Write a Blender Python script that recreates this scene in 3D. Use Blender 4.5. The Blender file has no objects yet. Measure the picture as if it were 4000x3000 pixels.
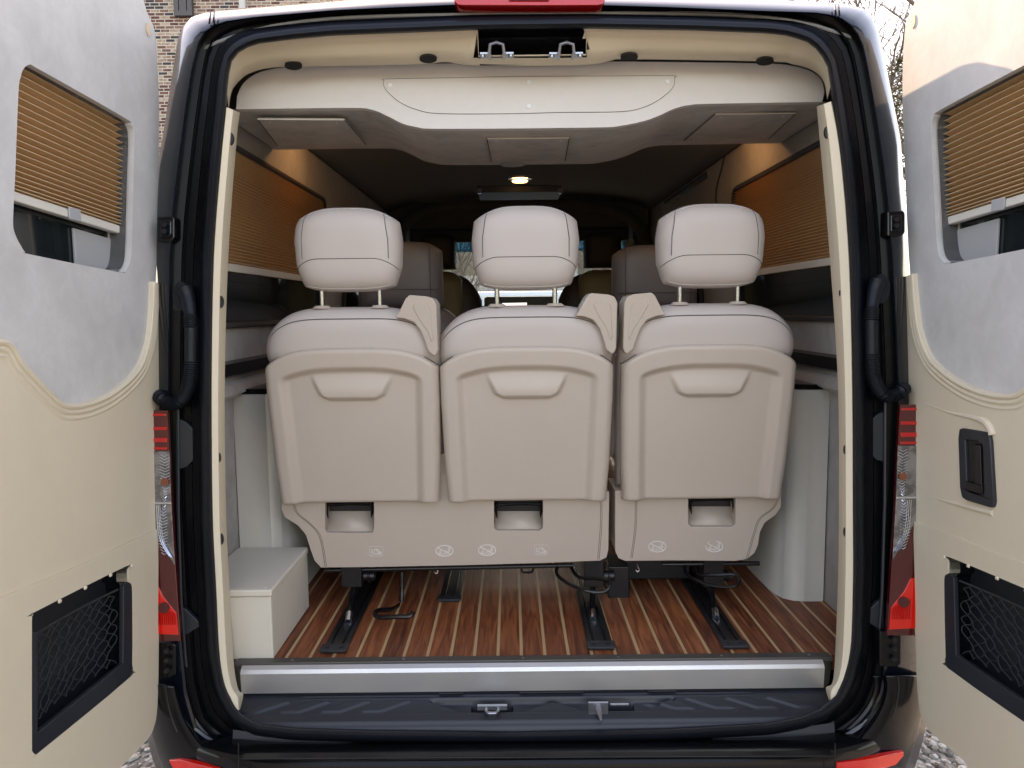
import bpy, math, random
from mathutils import Vector, Matrix
from mathutils.geometry import tessellate_polygon
random.seed(7)
S = bpy.context.scene
COL = S.collection
rad = math.radians

# ------------------------------------------------------------------ camera
CZ = 1.537                       # eye height
F = 1600.0 / 2212.0              # focal length / image width
PITCH = math.atan(0.1003)
ROLL = rad(0.6)
U0 = Vector((0, math.sin(PITCH), math.cos(PITCH)))
FW = Vector((0, math.cos(PITCH), -math.sin(PITCH)))
XV = Vector((1, 0, 0))
RV = XV * math.cos(ROLL) - U0 * math.sin(ROLL)
UV = XV * math.sin(ROLL) + U0 * math.cos(ROLL)
cam_d = bpy.data.cameras.new('camera')
cam = bpy.data.objects.new('camera', cam_d)
COL.objects.link(cam)
M4 = Matrix((RV, UV, -FW)).transposed().to_4x4()
M4.translation = Vector((0, 0, CZ))
cam.matrix_world = M4
cam_d.sensor_fit = 'HORIZONTAL'
cam_d.sensor_width = 36
cam_d.lens = 36 * F
cam_d.clip_start = 0.05
cam_d.clip_end = 3000
S.camera = cam

# ------------------------------------------------------------------ light
SUN = Vector((0.33, -1.55, -1.0)).normalized()      # direction the light travels
elev = math.asin(-SUN.z)
az = math.atan2(-SUN.x, -SUN.y)                     # clockwise from +Y, towards the sun
w = bpy.data.worlds.new('World')
S.world = w
w.use_nodes = True
nt = w.node_tree
nt.nodes.clear()
sky = nt.nodes.new('ShaderNodeTexSky')
sky.sky_type = 'NISHITA'
sky.sun_disc = False
sky.sun_elevation = elev
sky.sun_rotation = az
sky.dust_density = 1.0
bg = nt.nodes.new('ShaderNodeBackground')
bg.inputs['Strength'].default_value = 0.15
ow = nt.nodes.new('ShaderNodeOutputWorld')
nt.links.new(sky.outputs[0], bg.inputs[0])
nt.links.new(bg.outputs[0], ow.inputs[0])
sl = bpy.data.lights.new('sun', 'SUN')
sl.energy = 2.0
sl.angle = rad(0.5)
sl.color = (1, .93, .82)
so = bpy.data.objects.new('sun', sl)
COL.objects.link(so)
so.rotation_euler = SUN.to_track_quat('-Z', 'Y').to_euler()
S.view_settings.view_transform = 'Standard'
S.view_settings.look = 'None'
S.view_settings.exposure = 2.5
S.view_settings.use_white_balance = True
S.view_settings.white_balance_temperature = 9900
S.view_settings.white_balance_tint = 24
S.view_settings.gamma = 1
S.view_settings.use_curve_mapping = False
try:
    S.cycles.max_bounces = 10
    S.cycles.diffuse_bounces = 6
    S.cycles.transparent_max_bounces = 12
except Exception:
    pass

# ------------------------------------------------------------------ ray helpers
def ray(u, v):
    a = (u - 1106) / 1600.0
    b = (829.5 - v) / 1600.0
    return RV * a + UV * b + FW
O = Vector((0, 0, CZ))
def atY(u, v, Y):
    r = ray(u, v)
    return O + r * (Y / r.y)
def atX(u, v, X):
    r = ray(u, v)
    return O + r * (X / r.x)
def atZ(u, v, Z):
    r = ray(u, v)
    return O + r * ((Z - CZ) / r.z)
FT = 0.07
FB = CZ - 0.9
def atF(u, v, d=0.0):            # leaning plane of the rear door frame
    r = ray(u, v)                # y = 1.66 + d + FT*(z-FB)
    t = (1.66 + d + FT * (CZ - FB)) / (r.y - FT * r.z)
    return O + r * t
ST = -0.16
def atS(u, v, d=0.0):            # leaning plane of the rear seat backs
    r = ray(u, v)                # y = 1.98 + d + ST*(z-(CZ-.10))
    t = (1.98 + d + ST * 0.10) / (r.y - ST * r.z)
    return O + r * t
def s2(pts):                     # 4000 px coordinates -> 2212 px coordinates
    return [(x / 1.8083, y / 1.8083) for x, y in pts]
def c2(pts, ox, oy, k=1.659):
    return [((ox + x / k) / 1.8083, (oy + y / k) / 1.8083) for x, y in pts]

def catmull(pts, n=6, closed=False):
    P = [Vector(p) for p in pts]
    out = []
    N = len(P)
    rng = range(N) if closed else range(N - 1)
    for i in rng:
        if closed:
            p0, p1, p2, p3 = P[i - 1], P[i], P[(i + 1) % N], P[(i + 2) % N]
        else:
            p0, p1, p2, p3 = P[max(i - 1, 0)], P[i], P[i + 1], P[min(i + 2, N - 1)]
        for k in range(n):
            t = k / n
            out.append(0.5 * ((2 * p1) + (p2 - p0) * t + (2 * p0 - 5 * p1 + 4 * p2 - p3) * t * t
                              + (3 * p1 - p0 - 3 * p2 + p3) * t ** 3))
    if not closed:
        out.append(P[-1])
    return out
def lerp(a, b, t): return a + (b - a) * t
def interp(x, xs, ys):
    if x <= xs[0]: return ys[0]
    for i in range(1, len(xs)):
        if x <= xs[i]:
            return lerp(ys[i - 1], ys[i], (x - xs[i - 1]) / (xs[i] - xs[i - 1]))
    return ys[-1]
def sst(a, b, x):
    t = min(1, max(0, (x - a) / (b - a)))
    return t * t * (3 - 2 * t)

# ------------------------------------------------------------------ materials
def mat(name, col, rough=.5, metal=0., coat=0., spec=.5, noise=None, bump=None, emit=None, sheen=0, coatr=.03):
    m = bpy.data.materials.new(name)
    m.use_nodes = True
    N, L = m.node_tree.nodes, m.node_tree.links
    b = N['Principled BSDF']
    b.inputs['Base Color'].default_value = (*col, 1)
    b.inputs['Roughness'].default_value = rough
    b.inputs['Metallic'].default_value = metal
    b.inputs['Coat Weight'].default_value = coat
    b.inputs['Coat Roughness'].default_value = coatr
    b.inputs['Specular IOR Level'].default_value = spec
    if sheen:
        b.inputs['Sheen Weight'].default_value = sheen
    tc = N.new('ShaderNodeTexCoord')
    if noise:                    # list of (scale, detail, amount, tint)
        prev = None
        for (sc, det, amt, col2) in noise:
            n = N.new('ShaderNodeTexNoise')
            n.inputs['Scale'].default_value = sc
            n.inputs['Detail'].default_value = det
            n.inputs['Distortion'].default_value = 0.6
            L.new(tc.outputs['Object'], n.inputs['Vector'])
            r = N.new('ShaderNodeMapRange')
            r.inputs[1].default_value = .40
            r.inputs[2].default_value = .60
            r.inputs[4].default_value = amt
            L.new(n.outputs[0], r.inputs[0])
            mx = N.new('ShaderNodeMixRGB')
            mx.inputs[2].default_value = (*col2, 1)
            if prev is None:
                mx.inputs[1].default_value = (*col, 1)
            else:
                L.new(prev.outputs[0], mx.inputs[1])
            L.new(r.outputs[0], mx.inputs[0])
            prev = mx
        L.new(prev.outputs[0], b.inputs['Base Color'])
    if bump:
        sc, st, dist = bump
        n = N.new('ShaderNodeTexNoise')
        n.inputs['Scale'].default_value = sc
        n.inputs['Detail'].default_value = 3
        L.new(tc.outputs['Object'], n.inputs['Vector'])
        bp = N.new('ShaderNodeBump')
        bp.inputs['Strength'].default_value = st
        bp.inputs['Distance'].default_value = dist
        L.new(n.outputs[0], bp.inputs['Height'])
        L.new(bp.outputs[0], b.inputs['Normal'])
    if emit:
        b.inputs['Emission Color'].default_value = (*emit[0], 1)
        b.inputs['Emission Strength'].default_value = emit[1]
    return m

M = {}
M['paint'] = mat('black_paint', (.004, .007, .013), .25, coat=.6, spec=.15)
M['channel'] = mat('channel_paint', (.002, .0025, .004), .3, coat=.07, spec=.08)
M['plastic'] = mat('black_plastic', (.020, .023, .029), .40, bump=(900, .25, .0006))
M['gloss_plastic'] = mat('glossy_black_plastic', (.006, .006, .007), .2, spec=.35)
M['rubber'] = mat('seal_rubber', (.007, .009, .013), .40, spec=.28, bump=(500, .2, .0006))
M['steel_black'] = mat('black_powder_steel', (.012, .012, .013), .3)
M['suede'] = mat('grey_suede', (.60, .585, .56), .95, sheen=.3, spec=.15,
                 noise=[(4, 5, .8, (.49, .475, .45)), (17, 6, .5, (.64, .625, .60)), (70, 5, .3, (.52, .505, .48))], bump=(1200, .15, .0006))
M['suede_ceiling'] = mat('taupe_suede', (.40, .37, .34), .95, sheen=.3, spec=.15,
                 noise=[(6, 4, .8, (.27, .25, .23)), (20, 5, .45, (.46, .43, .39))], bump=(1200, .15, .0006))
M['suede_wall'] = mat('wall_suede', (.36, .34, .32), .95, sheen=.3, spec=.15,
                 noise=[(6, 4, .6, (.27, .25, .23)), (24, 5, .4, (.42, .40, .37))], bump=(1200, .15, .0006))
M['cream'] = mat('cream_leather', (.72, .62, .465), .52, spec=.4,
                 noise=[(3, 4, .35, (.68, .58, .43)), (30, 6, .06, (.56, .47, .34))], bump=(420, .22, .0008))
M['trim'] = mat('cream_trim', (.72, .62, .46), .5, spec=.4, noise=[(4, 4, .4, (.66, .565, .42))], bump=(500, .15, .0006))
M['white'] = mat('offwhite_leatherette', (.72, .69, .655), .55, spec=.35,
                 noise=[(3, 4, .35, (.68, .65, .61)), (40, 5, .06, (.55, .52, .47))], bump=(700, .18, .0006))
M['boxm'] = mat('cabinet_leatherette', (.66, .61, .52), .55, spec=.35,
                 noise=[(3, 4, .3, (.62, .57, .485)), (40, 5, .07, (.50, .45, .38))], bump=(700, .18, .0006))
M['seat'] = mat('taupe_leather', (.54, .475, .435), .42, spec=.4,
                noise=[(4, 3, .35, (.51, .44, .395))], bump=(650, .16, .0006))
M['seat_plastic'] = mat('taupe_plastic', (.53, .445, .375), .40, spec=.5,
                noise=[(4, 3, .3, (.50, .415, .345)), (60, 6, .035, (.34, .28, .23))], bump=(900, .12, .0004))
M['seat_grey'] = mat('grey_leather', (.19, .172, .172), .5, bump=(600, .2, .0006))
M['seat_dark'] = mat('brown_leather', (.05, .04, .033), .5)
M['seat_sand'] = mat('sand_leather', (.30, .24, .13), .55)
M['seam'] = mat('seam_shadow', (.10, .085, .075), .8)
M['stitch'] = mat('stitch', (.24, .20, .15), .8)
M['light_seam'] = mat('light_piping', (.55, .52, .49), .5)
M['chrome'] = mat('chrome', (.78, .84, .94), .16, metal=1)
M['steel'] = mat('galvanised_steel', (.36, .38, .42), .35, metal=1)
M['alu_dark'] = mat('dark_aluminium', (.13, .125, .12), .4, metal=.8)
M['crease'] = mat('blind_crease_highlight', (.64, .47, .28), .7)  # paler than the blind: highlight on the pleat ridges put into the colour
M['blind'] = mat('pleated_blind', (.60, .39, .22), .8, spec=.2, noise=[(60, 3, .3, (.45, .31, .17))])
M['blind_rail'] = mat('blind_rail', (.74, .71, .63), .4)
M['jamb'] = mat('grey_jamb', (.42, .43, .43), .5)
M['plug'] = mat('black_plug', (.012, .012, .012), .4)
M['print'] = mat('white_print', (.82, .80, .76), .5)
M['screw'] = mat('white_screw', (.80, .82, .83), .4)
M['red'] = mat('red_lens', (.55, .006, .006), .1, coat=1)
M['red_lamp'] = mat('bright_red_lens', (.85, .012, .006), .16, coat=1)
M['red_dark'] = mat('dark_red_lens', (.085, .004, .006), .1, coat=1)
M['ember'] = mat('amber_bulb', (.22, .05, .02), .3, coat=1)
M['liner'] = mat('dark_headliner', (.115, .11, .10), .95, noise=[(8, 4, .5, (.085, .08, .072))])
M['headl'] = mat('grey_headliner', (.27, .275, .27), .95)
M['dash'] = mat('dark_dash', (.02, .02, .022), .5)
M['yel_plug'] = mat('tan_plug', (.55, .42, .26), .5)

def glass(name, tint, alpha):
    m = bpy.data.materials.new(name)
    m.use_nodes = True
    N, L = m.node_tree.nodes, m.node_tree.links
    N.clear()
    o = N.new('ShaderNodeOutputMaterial')
    tr = N.new('ShaderNodeBsdfTransparent')
    tr.inputs[0].default_value = (*tint, 1)
    gl = N.new('ShaderNodeBsdfGlossy')
    gl.inputs['Roughness'].default_value = .02
    fr = N.new('ShaderNodeFresnel')
    fr.inputs[0].default_value = 1.45
    mx = N.new('ShaderNodeMixShader')
    L.new(fr.outputs[0], mx.inputs[0])
    L.new(tr.outputs[0], mx.inputs[1])
    L.new(gl.outputs[0], mx.inputs[2])
    L.new(mx.outputs[0], o.inputs[0])
    return m
M['windscreen'] = glass('clear_glass', (.72, .80, .80), 1)
M['band'] = glass('blue_band_glass', (.04, .20, .33), 1)
M['tint'] = mat('privacy_glass', (.012, .018, .019), .06, spec=.6)

def brushed():
    m = mat('brushed_aluminium', (.66, .64, .60), .38, metal=.75)
    N, L = m.node_tree.nodes, m.node_tree.links
    b = N['Principled BSDF']
    tc = N.new('ShaderNodeTexCoord')
    mp = N.new('ShaderNodeMapping')
    mp.inputs['Scale'].default_value = (3, 200, 700)
    n = N.new('ShaderNodeTexNoise')
    n.inputs['Scale'].default_value = 1
    n.inputs['Detail'].default_value = 4
    L.new(tc.outputs['Object'], mp.inputs[0])
    L.new(mp.outputs[0], n.inputs['Vector'])
    r = N.new('ShaderNodeMapRange')
    r.inputs[3].default_value = .32
    r.inputs[4].default_value = .50
    L.new(n.outputs[0], r.inputs[0])
    L.new(r.outputs[0], b.inputs['Roughness'])
    n2 = N.new('ShaderNodeTexNoise')
    n2.inputs['Scale'].default_value = 5
    n2.inputs['Detail'].default_value = 3
    L.new(tc.outputs['Object'], n2.inputs['Vector'])
    cr = N.new('ShaderNodeMixRGB')
    cr.inputs[1].default_value = (.72, .69, .63, 1)
    cr.inputs[2].default_value = (.52, .53, .56, 1)
    L.new(n2.outputs[0], cr.inputs[0])
    L.new(cr.outputs[0], b.inputs['Base Color'])
    bp = N.new('ShaderNodeBump')
    bp.inputs['Strength'].default_value = .12
    bp.inputs['Distance'].default_value = .001
    L.new(n.outputs[0], bp.inputs['Height'])
    L.new(bp.outputs[0], b.inputs['Normal'])
    return m
M['alu'] = brushed()

def wood():
    m = mat('teak_deck', (.2, .07, .03), .33, spec=.5)
    N, L = m.node_tree.nodes, m.node_tree.links
    b = N['Principled BSDF']
    tc = N.new('ShaderNodeTexCoord')
    sp = N.new('ShaderNodeSeparateXYZ')
    L.new(tc.outputs['Object'], sp.inputs[0])
    def math_(op, a, bb=None):
        n = N.new('ShaderNodeMath')
        n.operation = op
        if isinstance(a, (int, float)): n.inputs[0].default_value = a
        else: L.new(a, n.inputs[0])
        if bb is not None:
            if isinstance(bb, (int, float)): n.inputs[1].default_value = bb
            else: L.new(bb, n.inputs[1])
        return n.outputs[0]
    q = math_('DIVIDE', math_('ADD', sp.outputs[0], 10 * .06 + .042), .06)
    fr = math_('FRACT', q)
    idx = math_('FLOOR', q)
    strip = math_('LESS_THAN', fr, .13)
    wn = N.new('ShaderNodeTexWhiteNoise')
    wn.noise_dimensions = '1D'
    L.new(idx, wn.inputs['W'])
    # grain: planks differ by an offset
    cb = N.new('ShaderNodeCombineXYZ')
    L.new(math_('MULTIPLY', sp.outputs[0], 60), cb.inputs[0])
    L.new(math_('MULTIPLY', sp.outputs[1], 4), cb.inputs[1])
    L.new(math_('MULTIPLY', wn.outputs[0], 50), cb.inputs[2])
    n1 = N.new('ShaderNodeTexNoise')
    n1.inputs['Scale'].default_value = 1
    n1.inputs['Detail'].default_value = 5
    n1.inputs['Distortion'].default_value = 1.6
    L.new(cb.outputs[0], n1.inputs['Vector'])
    cb2 = N.new('ShaderNodeCombineXYZ')
    L.new(math_('MULTIPLY', sp.outputs[0], 420), cb2.inputs[0])
    L.new(math_('MULTIPLY', sp.outputs[1], 14), cb2.inputs[1])
    n2 = N.new('ShaderNodeTexNoise')
    n2.inputs['Scale'].default_value = 1
    n2.inputs['Detail'].default_value = 3
    L.new(cb2.outputs[0], n2.inputs['Vector'])
    rp = N.new('ShaderNodeValToRGB')
    e = rp.color_ramp.elements
    e[0].position = .30; e[0].color = (.075, .018, .008, 1)
    e[1].position = .72; e[1].color = (.38, .115, .042, 1)
    x = e.new(.5); x.color = (.215, .056, .021, 1)
    g = math_('ADD', math_('MULTIPLY', n1.outputs[0], .8), math_('MULTIPLY', n2.outputs[0], .22))
    g2 = math_('ADD', g, math_('MULTIPLY', math_('SUBTRACT', wn.outputs[0], .5), .14))
    L.new(g2, rp.inputs[0])
    mx = N.new('ShaderNodeMixRGB')
    L.new(strip, mx.inputs[0])
    L.new(rp.outputs[0], mx.inputs[1])
    mm = N.new('ShaderNodeMixRGB')
    mm.inputs[1].default_value = (.42, .25, .12, 1)
    mm.inputs[2].default_value = (.58, .38, .20, 1)
    L.new(n2.outputs[0], mm.inputs[0])
    L.new(mm.outputs[0], mx.inputs[2])
    L.new(mx.outputs[0], b.inputs['Base Color'])
    rr = math_('ADD', .36, math_('MULTIPLY', n2.outputs[0], .25))
    L.new(rr, b.inputs['Roughness'])
    bp = N.new('ShaderNodeBump')
    bp.inputs['Strength'].default_value = .18
    bp.inputs['Distance'].default_value = .001
    L.new(n2.outputs[0], bp.inputs['Height'])
    L.new(bp.outputs[0], b.inputs['Normal'])
    return m
M['wood'] = wood()

def gravel(name, ramp, scale):
    m = mat(name, (.35, .33, .3), .9, spec=.2)
    N, L = m.node_tree.nodes, m.node_tree.links
    b = N['Principled BSDF']
    tc = N.new('ShaderNodeTexCoord')
    v = N.new('ShaderNodeTexVoronoi')
    v.inputs['Scale'].default_value = scale
    L.new(tc.outputs['Object'], v.inputs['Vector'])
    rp = N.new('ShaderNodeValToRGB')
    e = rp.color_ramp.elements
    e[0].position = 0; e[0].color = (*ramp[0], 1)
    e[1].position = 1; e[1].color = (*ramp[1], 1)
    sp = N.new('ShaderNodeSeparateXYZ')
    L.new(v.outputs['Color'], sp.inputs[0])
    L.new(sp.outputs[0], rp.inputs[0])
    L.new(rp.outputs[0], b.inputs['Base Color'])
    bp = N.new('ShaderNodeBump')
    bp.inputs['Strength'].default_value = .8
    bp.inputs['Distance'].default_value = .012
    bp.invert = True
    L.new(v.outputs['Distance'], bp.inputs['Height'])
    L.new(bp.outputs[0], b.inputs['Normal'])
    return m
M['gravel'] = gravel('gravel_bed', ((.16, .145, .125), (.42, .39, .34)), 55)

def pebble():
    m = mat('pebbles', (.4, .38, .34), .85, spec=.2)
    N, L = m.node_tree.nodes, m.node_tree.links
    b = N['Principled BSDF']
    g = N.new('ShaderNodeNewGeometry')
    rp = N.new('ShaderNodeValToRGB')
    e = rp.color_ramp.elements
    e[0].position = 0; e[0].color = (.13, .12, .105, 1)
    e[1].position = 1; e[1].color = (.55, .52, .46, 1)
    x = e.new(.5); x.color = (.33, .30, .25, 1)
    L.new(g.outputs['Random Per Island'], rp.inputs[0])
    L.new(rp.outputs[0], b.inputs['Base Color'])
    return m
M['pebble'] = pebble()

def mosaic():
    m = mat('mosaic_brick', (.4, .35, .3), .8)
    N, L = m.node_tree.nodes, m.node_tree.links
    b = N['Principled BSDF']
    tc = N.new('ShaderNodeTexCoord')
    mp = N.new('ShaderNodeMapping')
    mp.inputs['Rotation'].default_value = (rad(90), 0, 0)
    L.new(tc.outputs['Object'], mp.inputs[0])
    br = N.new('ShaderNodeTexBrick')
    br.inputs['Scale'].default_value = 1
    br.inputs['Brick Width'].default_value = .24
    br.inputs['Row Height'].default_value = .082
    br.inputs['Mortar Size'].default_value = .010
    br.inputs['Color1'].default_value = (1, 1, 1, 1)
    br.inputs['Color2'].default_value = (0, 0, 0, 1)
    br.inputs['Mortar'].default_value = (.5, .5, .5, 1)
    L.new(mp.outputs[0], br.inputs['Vector'])
    rp = N.new('ShaderNodeValToRGB')
    rp.color_ramp.interpolation = 'CONSTANT'
    e = rp.color_ramp.elements
    e[0].position = 0; e[0].color = (.03, .03, .035, 1)
    e[1].position = .86; e[1].color = (.36, .27, .20, 1)
    for p, c in ((.12, (.11, .04, .03)), (.34, (.30, .21, .155)), (.5, (.15, .065, .045)), (.62, (.38, .30, .23)), (.75, (.20, .11, .08))):
        x = e.new(p); x.color = (*c, 1)
    L.new(br.outputs['Color'], rp.inputs[0])
    mx = N.new('ShaderNodeMixRGB')
    mx.inputs[2].default_value = (.42, .39, .35, 1)
    L.new(br.outputs['Fac'], mx.inputs[0])
    # smudge inside each brick
    n = N.new('ShaderNodeTexNoise')
    n.inputs['Scale'].default_value = 14
    L.new(tc.outputs['Object'], n.inputs['Vector'])
    mb = N.new('ShaderNodeMixRGB')
    mb.blend_type = 'MULTIPLY'
    mb.inputs[0].default_value = .7
    L.new(rp.outputs[0], mb.inputs[1])
    r2 = N.new('ShaderNodeMapRange')
    r2.inputs[1].default_value = .35; r2.inputs[2].default_value = .65
    r2.inputs[3].default_value = .35; r2.inputs[4].default_value = 1.1
    L.new(n.outputs[0], r2.inputs[0])
    L.new(r2.outputs[0], mb.inputs[2])
    L.new(mb.outputs[0], mx.inputs[1])
    L.new(mx.outputs[0], b.inputs['Base Color'])
    return m
M['brick'] = mosaic()
M['bark'] = mat('bark', (.16, .13, .105), .9, noise=[(20, 4, .6, (.09, .075, .06))])
M['leaf'] = mat('needles', (.055, .075, .022), .7, noise=[(1.5, 3, .7, (.10, .10, .03))])
M['concrete'] = mat('pale_concrete', (.50, .52, .52), .7, noise=[(1, 4, .4, (.42, .43, .42))])
M['win'] = mat('dark_window', (.03, .04, .045), .1)
M['winframe'] = mat('dark_window_frame', (.05, .048, .05), .5)
M['white_car'] = mat('white_car_paint', (.75, .77, .78), .3, coat=1)
M['blue_car'] = mat('blue_car_paint', (.03, .12, .42), .3, coat=1)
M['tyre'] = mat('tyre', (.02, .02, .02), .8)
M['net'] = mat('net_cord', (.028, .03, .034), .7)
M['lampglow'] = mat('lit_lamp', (1, .8, .5), .5, emit=((1, .62, .25), 1.5))

# ------------------------------------------------------------------ mesh helpers
def tag(o, label=None, cat=None, group=None, kind=None):
    if label: o['label'] = label
    if cat: o['category'] = cat
    if group: o['group'] = group
    if kind: o['kind'] = kind
    return o
def empty(name, loc, label, cat, group=None):
    o = bpy.data.objects.new(name, None)
    o.empty_display_size = .1
    o.location = loc
    COL.objects.link(o)
    return tag(o, label, cat, group)
def mk(name, verts, faces, m, parent=None, smooth=True, bevel=0, seg=2, sub=0, solid=0, angle=35):
    me = bpy.data.meshes.new(name)
    me.from_pydata([tuple(v) for v in verts], [], faces)
    me.validate()
    import bmesh
    bm = bmesh.new()
    bm.from_mesh(me)
    bmesh.ops.recalc_face_normals(bm, faces=bm.faces)
    bm.to_mesh(me)
    bm.free()
    o = bpy.data.objects.new(name, me)
    COL.objects.link(o)
    me.materials.append(m)
    if smooth:
        me.shade_smooth()
        if sub == 0:
            me.set_sharp_from_angle(angle=rad(angle)) if not bevel else None
    if parent:
        o.parent = parent
        o.matrix_parent_inverse = Matrix.Identity(4)
        loc = world_loc(parent)
        for v in me.vertices:
            v.co -= loc
    if solid:
        md = o.modifiers.new('solid', 'SOLIDIFY')
        md.thickness = solid
        md.offset = 0
    if bevel:
        md = o.modifiers.new('bevel', 'BEVEL')
        md.width = bevel
        md.segments = seg
        md.limit_method = 'ANGLE'
        md.angle_limit = rad(30)
        md.harden_normals = True
    if sub:
        md = o.modifiers.new('sub', 'SUBSURF')
        md.levels = md.render_levels = sub
    return o
def world_loc(o):
    l = Vector((0, 0, 0))
    while o:
        l += o.location
        o = o.parent
    return l
class MB:
    def __init__(s): s.v = []; s.f = []
    def add(s, v, f):
        n = len(s.v)
        s.v += [Vector(x) for x in v]
        s.f += [tuple(i + n for i in q) for q in f]
        return s
    def box(s, x0, x1, y0, y1, z0, z1):
        return s.add([(x0, y0, z0), (x1, y0, z0), (x1, y1, z0), (x0, y1, z0), (x0, y0, z1), (x1, y0, z1), (x1, y1, z1), (x0, y1, z1)],
                     [(0, 3, 2, 1), (4, 5, 6, 7), (0, 1, 5, 4), (1, 2, 6, 5), (2, 3, 7, 6), (3, 0, 4, 7)])
    def prism(s, loops, ext):            # loops: list of 3-D loops (first outer, others holes); ext: vector
        ext = Vector(ext)
        L = [[Vector(p) for p in lp] for lp in loops]
        flat = [p for lp in L for p in lp]
        n = len(flat)
        tri = tessellate_polygon(L)
        fs = [tuple(t) for t in tri] + [tuple(n + i for i in reversed(t)) for t in tri]
        k = 0
        for lp in L:
            m_ = len(lp)
            for i in range(m_):
                j = (i + 1) % m_
                fs.append((k + i, k + j, n + k + j, n + k + i))
            k += m_
        return s.add(flat + [p + ext for p in flat], fs)
    def tube(s, pts, r, res=8, rf=None, closed=False):
        P = [Vector(p) for p in pts]
        N = len(P)
        if N < 2: return s
        vs, fs = [], []
        up = None
        for i, p in enumerate(P):
            if closed: t = (P[(i + 1) % N] - P[i - 1])
            else: t = (P[min(i + 1, N - 1)] - P[max(i - 1, 0)])
            if t.length < 1e-9: t = Vector((0, 0, 1))
            t.normalize()
            if up is None:
                up = t.orthogonal().normalized()
            up = (up - t * up.dot(t))
            if up.length < 1e-6: up = t.orthogonal()
            up.normalize()
            sd = t.cross(up)
            rr = rf(i, N) if rf else r
            for k in range(res):
                a = 2 * math.pi * k / res
                vs.append(p + (up * math.cos(a) + sd * math.sin(a)) * rr)
        for i in range(N if closed else N - 1):
            j = (i + 1) % N
            for k in range(res):
                l = (k + 1) % res
                fs.append((i * res + k, i * res + l, j * res + l, j * res + k))
        if not closed:
            fs.append(tuple(range(res - 1, -1, -1)))
            fs.append(tuple((N - 1) * res + k for k in range(res)))
        return s.add(vs, fs)
    def disc(s, c, ax, r, h, n=24, r2=None, sx=1, sz=1):   # short cylinder / ellipse
        c = Vector(c); ax = Vector(ax).normalized()
        a = Vector((0, 0, 1)) if abs(ax.z) < .9 else Vector((0, 1, 0))
        b = ax.cross(a).normalized()
        a = b.cross(ax).normalized()
        r2 = r if r2 is None else r2
        vs = []
        for (q, rr) in ((0, r), (h, r2)):
            for k in range(n):
                t = 2 * math.pi * k / n
                vs.append(c + ax * q + b * math.cos(t) * rr * sx + a * math.sin(t) * rr * sz)
        fs = [tuple(range(n)), tuple(range(2 * n - 1, n - 1, -1))]
        fs += [(k, (k + 1) % n, n + (k + 1) % n, n + k) for k in range(n)]
        return s.add(vs, fs)
    def grid(s, rows, closed=False):
        n = len(rows[0])
        vs = [p for r in rows for p in r]
        fs = []
        for i in range(len(rows) - 1):
            for k in range(n if closed else n - 1):
                l = (k + 1) % n
                fs.append((i * n + k, i * n + l, (i + 1) * n + l, (i + 1) * n + k))
        return s.add(vs, fs)
    def build(s, name, m, parent=None, **kw):
        return mk(name, s.v, s.f, m, parent, **kw)
def xz(pts, Y): return [Vector((p[0], Y, p[1])) for p in pts]

# ------------------------------------------------------------------ setting
C0 = .055                                   # centre line of the van
FZ = .66                                    # cabin floor
g = MB().add([(-600, -600, 0), (600, -600, 0), (600, 900, 0), (-600, 900, 0)], [(0, 1, 2, 3)]).build('ground', M['gravel'], smooth=False)
tag(g, 'pale grey gravel yard under the van', kind='structure')
ico = []
t_ = (1 + 5 ** .5) / 2
iv = [Vector(v).normalized() for v in ((-1, t_, 0), (1, t_, 0), (-1, -t_, 0), (1, -t_, 0), (0, -1, t_), (0, 1, t_), (0, -1, -t_), (0, 1, -t_), (t_, 0, -1), (t_, 0, 1), (-t_, 0, -1), (-t_, 0, 1))]
ifc = [(0, 11, 5), (0, 5, 1), (0, 1, 7), (0, 7, 10), (0, 10, 11), (1, 5, 9), (5, 11, 4), (11, 10, 2), (10, 7, 6), (7, 1, 8), (3, 9, 4), (3, 4, 2), (3, 2, 6), (3, 6, 8), (3, 8, 9), (4, 9, 5), (2, 4, 11), (6, 2, 10), (8, 6, 7), (9, 8, 1)]
pb = MB()
for side in (-1, 1):
    for i in range(7000):
        x = C0 + side * random.uniform(.95, 2.3)
        y = random.uniform(1.9, 3.9)
        r = random.choice((.006, .009, .012, .016)) * random.uniform(.8, 1.3)
        rot = Matrix.Rotation(random.uniform(0, 6.28), 3, 'Z') @ Matrix.Rotation(random.uniform(-.5, .5), 3, 'X')
        sc = Vector((r * random.uniform(.8, 1.5), r * random.uniform(.8, 1.2), r * random.uniform(.45, .8)))
        pb.add([rot @ Vector((v.x * sc.x, v.y * sc.y, v.z * sc.z)) * random.uniform(.85, 1.12) + Vector((x, y, r * .25)) for v in iv], ifc)
tag(pb.build('gravel', M['pebble'], smooth=False), 'loose grey and tan gravel stones beside the van', kind='stuff')

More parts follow.
